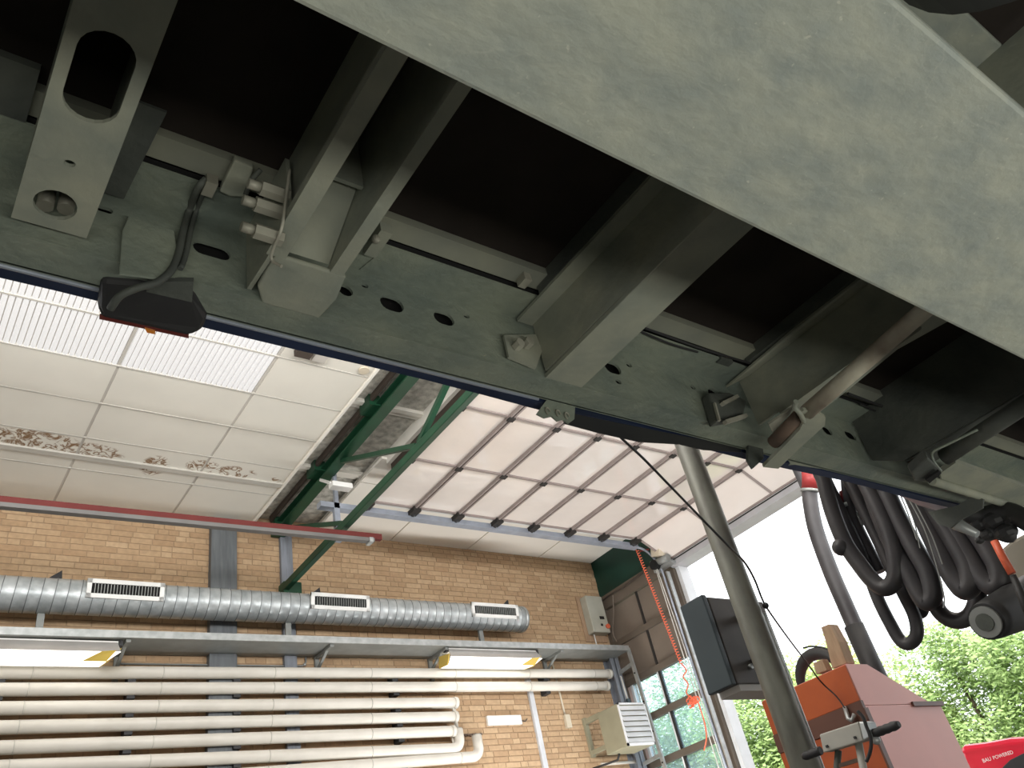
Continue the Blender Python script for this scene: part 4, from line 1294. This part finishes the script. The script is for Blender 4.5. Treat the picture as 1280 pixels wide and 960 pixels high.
MB().prism([at(1112, 612, 'Y', 0.728), at(1184, 632, 'Y', 0.728), at(1187, 642, 'Y', 0.728), at(1150, 631, 'Y', 0.728)], (0, 0.003, 0)).build('sheen_strip', M['hem_sheen'], tl)  # pale strip carrying the hem's reflection as colour

# --- outrigger 1: box section with slots (left)
w1 = 0.655
mb = MB()
ol = [(0.0215, 0.18), (0.0885, 0.18), (0.0865, 0.642), (0.0215, 0.642)]
hl = [slot2(0.054, 0.460, 0.044, 0.092), circle(0.0525, 0.611, 0.0185, 20, 0.0185), circle(0.053, 0.557, 0.005, 12, 0.004)]
mb.plate(ol, hl, (0, 0, w1), (1, 0, 0), (0, 1, 0), 0.005)
o1 = mb.build('outrigger', M['member_galv'], tl)
MB().box(0.0235, 0.0275, 0.18, 0.64, w1 + 0.004, 0.777).build('web_plate', M['member_galv'], o1)
MB().box(0.0825, 0.0865, 0.18, 0.64, w1 + 0.004, 0.777).build('web_plate', M['member_galv'], o1)
for px, py in ((56, 258), (82, 262)):
    c = at(px, py, 'Z', 0.69)
    MB().tube([c, c + Vector((0, 0, 0.03))], 0.008, 10).build('bolt', M['bolt_steel'], o1)
MB().prism([(0.088, 0.53, 0.742), (0.125, 0.53, 0.742), (0.118, 0.655, 0.742), (0.088, 0.655, 0.742)], (0, 0, 0.004)).build('gusset', M['dark_member'], tl)
MB().prism([(-0.14, 0.545, 0.755), (0.015, 0.545, 0.755), (0.015, 0.655, 0.755), (-0.14, 0.655, 0.755)], (0, 0, 0.01)).build('side_bracket', M['dark_member'], tl)

# --- outrigger 2: twin bars with bolted end bracket
o2 = MB().box(0.249, 0.270, 0.18, 0.592, w1, w1 + 0.012).box(0.264, 0.269, 0.18, 0.592, w1 + 0.012, 0.777).build('outrigger', M['member_galv'], tl)
MB().box(0.3215, 0.337, 0.18, 0.600, w1, w1 + 0.012).box(0.3225, 0.3265, 0.18, 0.592, w1 + 0.012, 0.777).build('bar', M['member_galv'], o2)
MB().box(0.270, 0.3215, 0.50, 0.505, 0.70, 0.777).prism([(0.270, 0.505, 0.72), (0.3215, 0.505, 0.72), (0.3215, 0.592, 0.668), (0.270, 0.592, 0.668)], (0, 0, 0.004)).build('inner_plate', M['member_galv'], o2)
MB().prism([(0.258, 0.590, w1), (0.3405, 0.590, w1), (0.345, 0.625, w1 - 0.004), (0.340, 0.662, w1 - 0.004), (0.272, 0.662, w1 - 0.004), (0.258, 0.640, w1 - 0.002)], (0, 0, 0.006)).build('end_bracket', M['member_galv'], o2, bevel=0.002)
MB().prism([(0.252, 0.54, 0.66), (0.252, 0.60, 0.655), (0.252, 0.655, 0.66), (0.252, 0.655, 0.755), (0.252, 0.54, 0.755)], (0.005, 0, 0)).build('cheek_plate', M['member_galv'], o2)
cb = smooth_path([at(362, 212, 'X', 0.247), at(357, 250, 'X', 0.247), at(352, 285, 'X', 0.247), at(341, 312, 'X', 0.247), at(340, 325, 'X', 0.25), at(352, 333, 'X', 0.258)])
MB().tube(cb, 0.0018, 8).build('weld_bead', M['bolt_steel'], o2)
for px, py in ((342, 240), (335, 260), (334, 293)):
    c = at(px, py, 'X', 0.238)
    MB().tube([c, c - Vector((0.014, 0, 0))], 0.0085, 6).build('nut', M['bolt_steel'], o2)
    MB().tube([c - Vector((0.014, 0, 0)), c - Vector((0.027, 0, 0))], 0.0055, 10).build('bolt', M['bolt_steel'], o2)
    MB().tube([c + Vector((0.016, 0, 0)), c], 0.0085, 6).build('nut', M['bolt_steel'], o2)

# clip on the batten, cables, small fittings
mb = MB()
mb.prism([at(293, 200, 'Z', 0.752), at(317, 210, 'Z', 0.752), at(306, 247, 'Z', 0.745), at(287, 246, 'Z', 0.742), at(274, 240, 'Z', 0.742)], (0, 0, 0.01))
mb.build('retainer_clip', M['member_galv'], tl, bevel=0.002)
MB().tube(smooth_path([at(326, 212, 'Z', 0.75), at(315, 225, 'Z', 0.745), at(307, 243, 'Z', 0.742)]), 0.003, 8).build('brake_pipe', M['dark_member'], tl)
cab = smooth_path([at(258, 224, 'Z', 0.748), at(247, 236, 'Z', 0.742), at(237, 262, 'Y', 0.652), at(229, 290, 'Y', 0.652), at(223, 318, 'Y', 0.652), at(214, 338, 'Y', 0.652), at(196, 353, 'Y', 0.655), at(172, 360, 'Y', 0.662), at(150, 370, 'Y', 0.672), at(138, 386, 'Y', 0.69)])
MB().tube(cab, 0.0042, 8).build('lamp_cable', M['dark_member'], tl)
MB().tube([p + Vector((0.007, -0.002, 0)) for p in cab[:30]], 0.003, 8).build('lamp_cable', M['dark_member'], tl)
MB().obox(at(262, 232, 'Z', 0.745), (1, 0, 0), (0, 1, 0), (0, 0, 1), 0.012, 0.02, 0.014).build('cable_tie', M['bolt_steel'], tl)
for (p, q, r, plane, val) in (((806, 410), (937, 454), 0.0022, 'Z', 0.752), ((800, 414), (872, 440), 0.002, 'Z', 0.75), ((1060, 492), (1165, 527), 0.003, 'Z', 0.750), ((1075, 505), (1160, 540), 0.002, 'Z', 0.748)):
    a_, b_ = at(*p, plane, val), at(*q, plane, val)
    MB().tube(smooth_path([a_, (a_ + b_) / 2 - Vector((0, 0, 0.004)), b_]), r, 6).build('brake_line', M['black_rubber'], tl)
MB().obox(at(472, 300, 'Z', 0.75), (1, 0, 0), (0, 1, 0), (0, 0, 1), 0.016, 0.045, 0.016).build('hose_clip', M['member_galv'], tl)
MB().sphere(at(470, 299, 'Z', 0.74), 0.006).build('clip_pin', M['bolt_steel'], tl)
MB().obox(at(655, 350, 'Z', 0.758), (1, 0, 0), (0, 1, 0), (0, 0, 1), 0.012, 0.018, 0.014).build('hose_clip', M['bolt_steel'], tl)
MB().obox(at(905, 450, 'Z', 0.756), (1, 0, 0), (0, 1, 0), (0, 0, 1), 0.03, 0.012, 0.012).build('hose_clip', M['dark_member'], tl)
MB().prism([at(440, 345, 'Z', 0.752), at(468, 322, 'Z', 0.752), at(522, 345, 'Z', 0.752), at(500, 360, 'Z', 0.752)], (0, 0, 0.004)).build('patch_plate', M['rail_galv'], tl)

# bracket plate behind the marker lamp
pl = [at(x, y, 'Y', 0.656) for x, y in ((152, 290), (160, 272), (217, 290), (222, 330), (208, 352), (148, 345))]
MB().prism(pl, (0, -0.003, 0)).build('lamp_bracket', M['rail_galv'], tl, bevel=0.001)
# side marker lamp: rubber body hanging below the rail
zl0, zl1 = 0.602, 0.664
lp = MB()
xa, xb = at(130, 395, 'Y', 0.69).x, at(252, 415, 'Y', 0.69).x
ps = [at(126, 348, 'Z', 0.648), at(121, 382, 'Z', 0.640), at(124, 398, 'Z', 0.634), at(236, 422, 'Z', 0.634), at(254, 414, 'Z', 0.640), at(260, 396, 'Z', 0.648), at(243, 366, 'Z', 0.648), at(172, 352, 'Z', 0.648)]
lp.prism(ps, (0, 0, 0.02))
ml = lp.build('marker_lamp', M['black_rubber'], tl, bevel=0.006)
MB().prism([at(124, 398, 'Z', 0.634), at(236, 422, 'Z', 0.634), at(236, 423, 'Z', 0.634), at(124, 399, 'Z', 0.634)], (0, 0.001, 0.008)).build('lens_rim', M['lamp_red'], ml)
MB().prism([at(181, 411, 'Z', 0.632), at(194, 414, 'Z', 0.632), at(194, 418, 'Z', 0.632), at(184, 416, 'Z', 0.632)], (0, 0.004, 0.01)).build('amber_lens', M['amber'], ml)
MB().prism([at(185, 352, 'Z', 0.645), at(242, 352, 'Z', 0.648), at(240, 378, 'Z', 0.642), at(183, 365, 'Z', 0.642)], (0, 0, 0.006)).build('lamp_foot', M['dark_member'], ml)

# --- outrigger 3: C section (centre)
x0 = 0.676
mb = MB()
mb.prism([(x0, 0.18, w1), (x0 + 0.068, 0.18, w1), (x0 + 0.068, 0.40, w1), (x0 + 0.070, 0.681, w1 - 0.003), (x0 + 0.003, 0.681, w1 - 0.003), (x0, 0.40, w1)], (0, 0, 0.006))
mb.box(x0 + 0.001, x0 + 0.006, 0.18, 0.655, w1 + 0.006, 0.777)
mb.box(x0 - 0.026, x0 + 0.004, 0.18, 0.657, 0.745, 0.750)
o3 = mb.build('outrigger', M['member_galv'], tl)
MB().box(x0 - 0.027, x0 - 0.024, 0.18, 0.60, 0.750, 0.777).build('flange_edge', M['dark_member'], o3)
pts = [at(x, y, 'Y', 0.655) for x, y in ((628, 421), (668, 420), (676, 440), (668, 462), (634, 448))]
MB().prism(pts, (0, -0.004, 0)).build('connection_plate', M['member_galv'], o3)
for px, py in ((645, 434), (657, 432)):
    c = at(px, py, 'Y', 0.650)
    MB().tube([c, c - Vector((0, 0.012, 0))], 0.0075, 6).build('bolt', M['bolt_steel'], o3)
# curtain hook plate on the hem
P = [at(x, y, 'Y', 0.703) for x, y in ((684, 499), (692, 494), (708, 499), (719, 508), (718, 524), (711, 529), (704, 524), (697, 526), (690, 520), (681, 522), (671, 517))]
hp = MB().prism(P, (0, 0.003, 0)).build('hook_plate', M['rail_galv'], tl)
P = [at(x, y, 'Y', 0.7055) for x, y in ((700, 513), (740, 522), (800, 534), (880, 550), (926, 556), (926, 565), (880, 562), (850, 555), (800, 552), (750, 541), (706, 529))]
MB().prism(P, (0, 0.002, 0)).build('rubber_seal', M['black_rubber'], tl)
for px, py in ((685, 514), (698, 517), (709, 520)):
    c = at(px, py, 'Y', 0.7015)
    MB().tube([c + Vector((0.004 * math.cos(a_), 0, 0.006 * math.sin(a_))) for a_ in [2 * PI * i / 10 for i in range(8)]], 0.0013, 6).build('rope_eye', M['bolt_steel'], hp)

# --- outrigger 4 with load bar tube and strap bracket
x4 = 1.135
mb = MB()
mb.plate([(x4, 0.18), (x4 + 0.078, 0.18), (x4 + 0.068, 0.32), (x4 + 0.05, 0.40), (x4 + 0.066, 0.50), (x4 + 0.078, 0.60), (x4, 0.60)],
         [slot2(x4 + 0.033, 0.385, 0.018, 0.075)], (0, 0, w1), (1, 0, 0), (0, 1, 0), 0.006)
mb.box(x4 + 0.001, x4 + 0.006, 0.18, 0.645, w1 + 0.006, 0.777)
mb.prism([(x4 - 0.022, 0.18, 0.750), (x4, 0.18, 0.750), (x4, 0.62, 0.750), (x4 - 0.022, 0.66, 0.745), (x4 - 0.026, 0.5, 0.75)], (0, 0, 0.004))
o4 = mb.build('outrigger', M['member_galv'], tl)
MB().box(x4 - 0.03, x4 - 0.02, 0.18, 0.6, 0.755, 0.777).build('flange_edge', M['dark_member'], o4)
tp, tq = at(1163, 381, 'Z', 0.62), at(1010, 514, 'Z', 0.612)
d = (tq - tp).normalized()
MB().tube([tp - d * 0.12, tp, tp.lerp(tq, 0.5), tq + d * 0.004], 0.0125, 18).build('load_tube', M['tube_galv'], tl)
P = [at(x, y, 'Z', 0.606) for x, y in ((954, 584), (973, 586), (1000, 560), (1031, 532), (1032, 522), (1022, 516), (1005, 513), (1000, 516), (1004, 528), (1000, 537), (985, 553))]
br = MB().prism(P, (0, 0, 0.006)).build('strap_bracket', M['member_galv'], tl)
MB().tube([at(967, 553, 'Z', 0.622), at(1001, 518, 'Z', 0.622)], 0.0115, 14).build('roller', M['rust'], br)
MB().tube(smooth_path([at(995, 502, 'Z', 0.60), at(993, 509, 'Z', 0.60), at(1000, 517, 'Z', 0.60), at(1005, 527, 'Z', 0.602)]), 0.004, 8).build('hook_lip', M['member_galv'], br)
MB().prism([at(961, 531, 'Z', 0.63), at(991, 510, 'Z', 0.63), at(985, 520, 'Z', 0.63), at(966, 541, 'Z', 0.63)], (0, 0, 0.004)).build('inner_lip', M['bolt_steel'], br)
P = [at(x, y, 'Y', 0.690) for x, y in ((930, 521), (946, 522), (953, 545), (955, 573), (942, 585), (935, 574), (936, 548))]
MB().prism(P, (0.0, 0.006, 0)).build('stake_plate', M['dark_member'], tl, bevel=0.001)
P = [at(x, y, 'Y', 0.64) for x, y in ((886, 490), (912, 490), (934, 500), (930, 520), (897, 527), (892, 510))]
lb = MB().prism(P, (0, 0.02, 0)).build('latch_body', M['dark_member'], tl, bevel=0.004)
MB().bar(at(903, 505, 'Y', 0.636), at(921, 496, 'Y', 0.636), 0.008, 0.006).build('latch_arm', M['bolt_steel'], lb)
MB().bar(at(906, 528, 'Y', 0.636), at(932, 520, 'Y', 0.636), 0.008, 0.006).build('latch_arm', M['bolt_steel'], lb)
MB().bar(at(893, 504, 'Y', 0.637), at(899, 526, 'Y', 0.637), 0.004, 0.004).build('latch_rod', M['bolt_steel'], lb)
# --- outrigger 5 (right): tall web facing the camera, pipe, far rail section
x5 = 1.50
mb = MB()
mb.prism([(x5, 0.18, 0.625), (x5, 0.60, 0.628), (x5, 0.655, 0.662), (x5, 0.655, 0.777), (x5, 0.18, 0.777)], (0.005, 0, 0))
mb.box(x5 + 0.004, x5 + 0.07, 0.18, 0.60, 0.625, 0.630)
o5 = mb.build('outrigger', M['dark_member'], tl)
a_, b_ = at(1290, 500, 'Z', 0.60), at(1180, 572, 'Z', 0.60)
MB().tube([a_ + (a_ - b_) * 1.2, a_, b_], 0.0155, 16).build('load_tube', M['dark_member'], tl)
MB().tube(smooth_path([at(1222, 537, 'Z', 0.60), at(1185, 555, 'Z', 0.60), at(1166, 565, 'Z', 0.60), at(1167, 576, 'Z', 0.60), at(1176, 588, 'Z', 0.60)]), 0.0025, 8).build('bracket_edge', M['rail_galv'], tl)
MB().prism([at(x, y, 'Z', 0.595) for x, y in ((1139, 592), (1160, 572), (1176, 588), (1156, 602), (1144, 602))], (0, 0, 0.02)).build('bracket_shell', M['dark_member'], tl, bevel=0.003)
MB().prism([at(x, y, 'Z', 0.585) for x, y in ((1157, 600), (1174, 589), (1177, 592), (1162, 604))], (0, 0, 0.004)).build('slot_mark', M['dark_void'], tl)
P = [at(x, y, 'Y', 0.70) for x, y in ((1112, 578), (1138, 577), (1142, 583), (1137, 598), (1122, 604), (1117, 592))]
hb = MB().prism(P, (0, 0.004, 0)).build('hinge_plate', M['member_galv'], tl)
MB().bar(at(1122, 585, 'Y', 0.697), at(1125, 592, 'Y', 0.697), 0.004, 0.004).build('hinge_slot', M['dark_void'], hb)
# sagging lower strip
P = smooth_path([at(983, 577, 'Y', 0.712), at(1020, 582, 'Y', 0.712), at(1060, 585, 'Y', 0.712), at(1095, 583, 'Y', 0.712), at(1118, 578, 'Y', 0.712)])
mb = MB()
for p, q in zip(P, P[1:]):
    mb.bar(p, q, 0.010, 0.016)
mb.build('sagging_strip', M['member_galv'], tl)
MB().prism([at(x, y, 'Z', 0.605) for x, y in ((1175, 592), (1195, 578), (1290, 612), (1290, 645), (1180, 610))], (0, 0, 0.01)).build('rail_doubler', M['member_galv'], tl)
MB().tube([at(1165, 601, 'Z', 0.60), at(1290, 640, 'Z', 0.60)], 0.009, 10).build('lower_bead', M['member_galv'], tl)
# hanging plates below the rail at right
P = [at(x, y, 'X', 1.78) for x, y in ((1160, 640), (1196, 632), (1218, 619), (1229, 624), (1228, 635), (1200, 650), (1188, 660), (1172, 655))]
MB().prism(P, (0.006, 0, 0)).build('mud_bracket', M['dark_member'], tl)
MB().tube([at(1180, 645, 'X', 1.8), at(1196, 655, 'X', 1.8), at(1222, 668, 'X', 1.8)], [0.014, 0.014, 0.008], 12).build('tube_end', M['galvanised'], tl)
mb = MB()
for (px, py, r) in ((1225, 655, 0.03), (1243, 650, 0.035), (1258, 665, 0.03), (1236, 668, 0.022), (1268, 645, 0.03), (1225, 675, 0.014)):
    mb.sphere(at(px, py, 'X', 1.9), r * 0.75, 10, 1, 1.1, 0.8)
mb.build('pipe_cluster', M['black_rubber'], tl)
mb = MB()
mb.tube(smooth_path([at(1205, 640, 'X', 1.88), at(1230, 645, 'X', 1.9), at(1260, 640, 'X', 1.9), at(1290, 655, 'X', 1.9)]), 0.022, 10)
mb.tube(smooth_path([at(1235, 640, 'X', 1.9), at(1238, 660, 'X', 1.9), at(1262, 672, 'X', 1.9), at(1262, 650, 'X', 1.9)]), 0.012, 10)
mb.build('air_hose', M['black_rubber'], tl)
# air tank above the near flange edge, with its strap bracket
tkc = Vector((1.12, -0.145, 0.70))
at_ = MB()
prof = [(-0.02, 0.02), (-0.012, 0.06), (0.0, 0.095), (0.025, 0.113), (0.6, 0.113), (0.64, 0.06)]
at_.tube([(0.60 - p, -0.065, 0.592) for p, r in prof], [r for p, r in prof], 32)
tk = at_.build('air_tank', M['black_rubber'], tl)
MB().tube([(0.30, -0.065, 0.592), (0.33, -0.065, 0.592)], 0.115, 32).build('tank_strap', M['dark_member'], tk)
MB().box(0.93, 0.938, -0.185, 0.094, 0.37, 0.765).build('tank_bracket', M['member_galv'], tl)
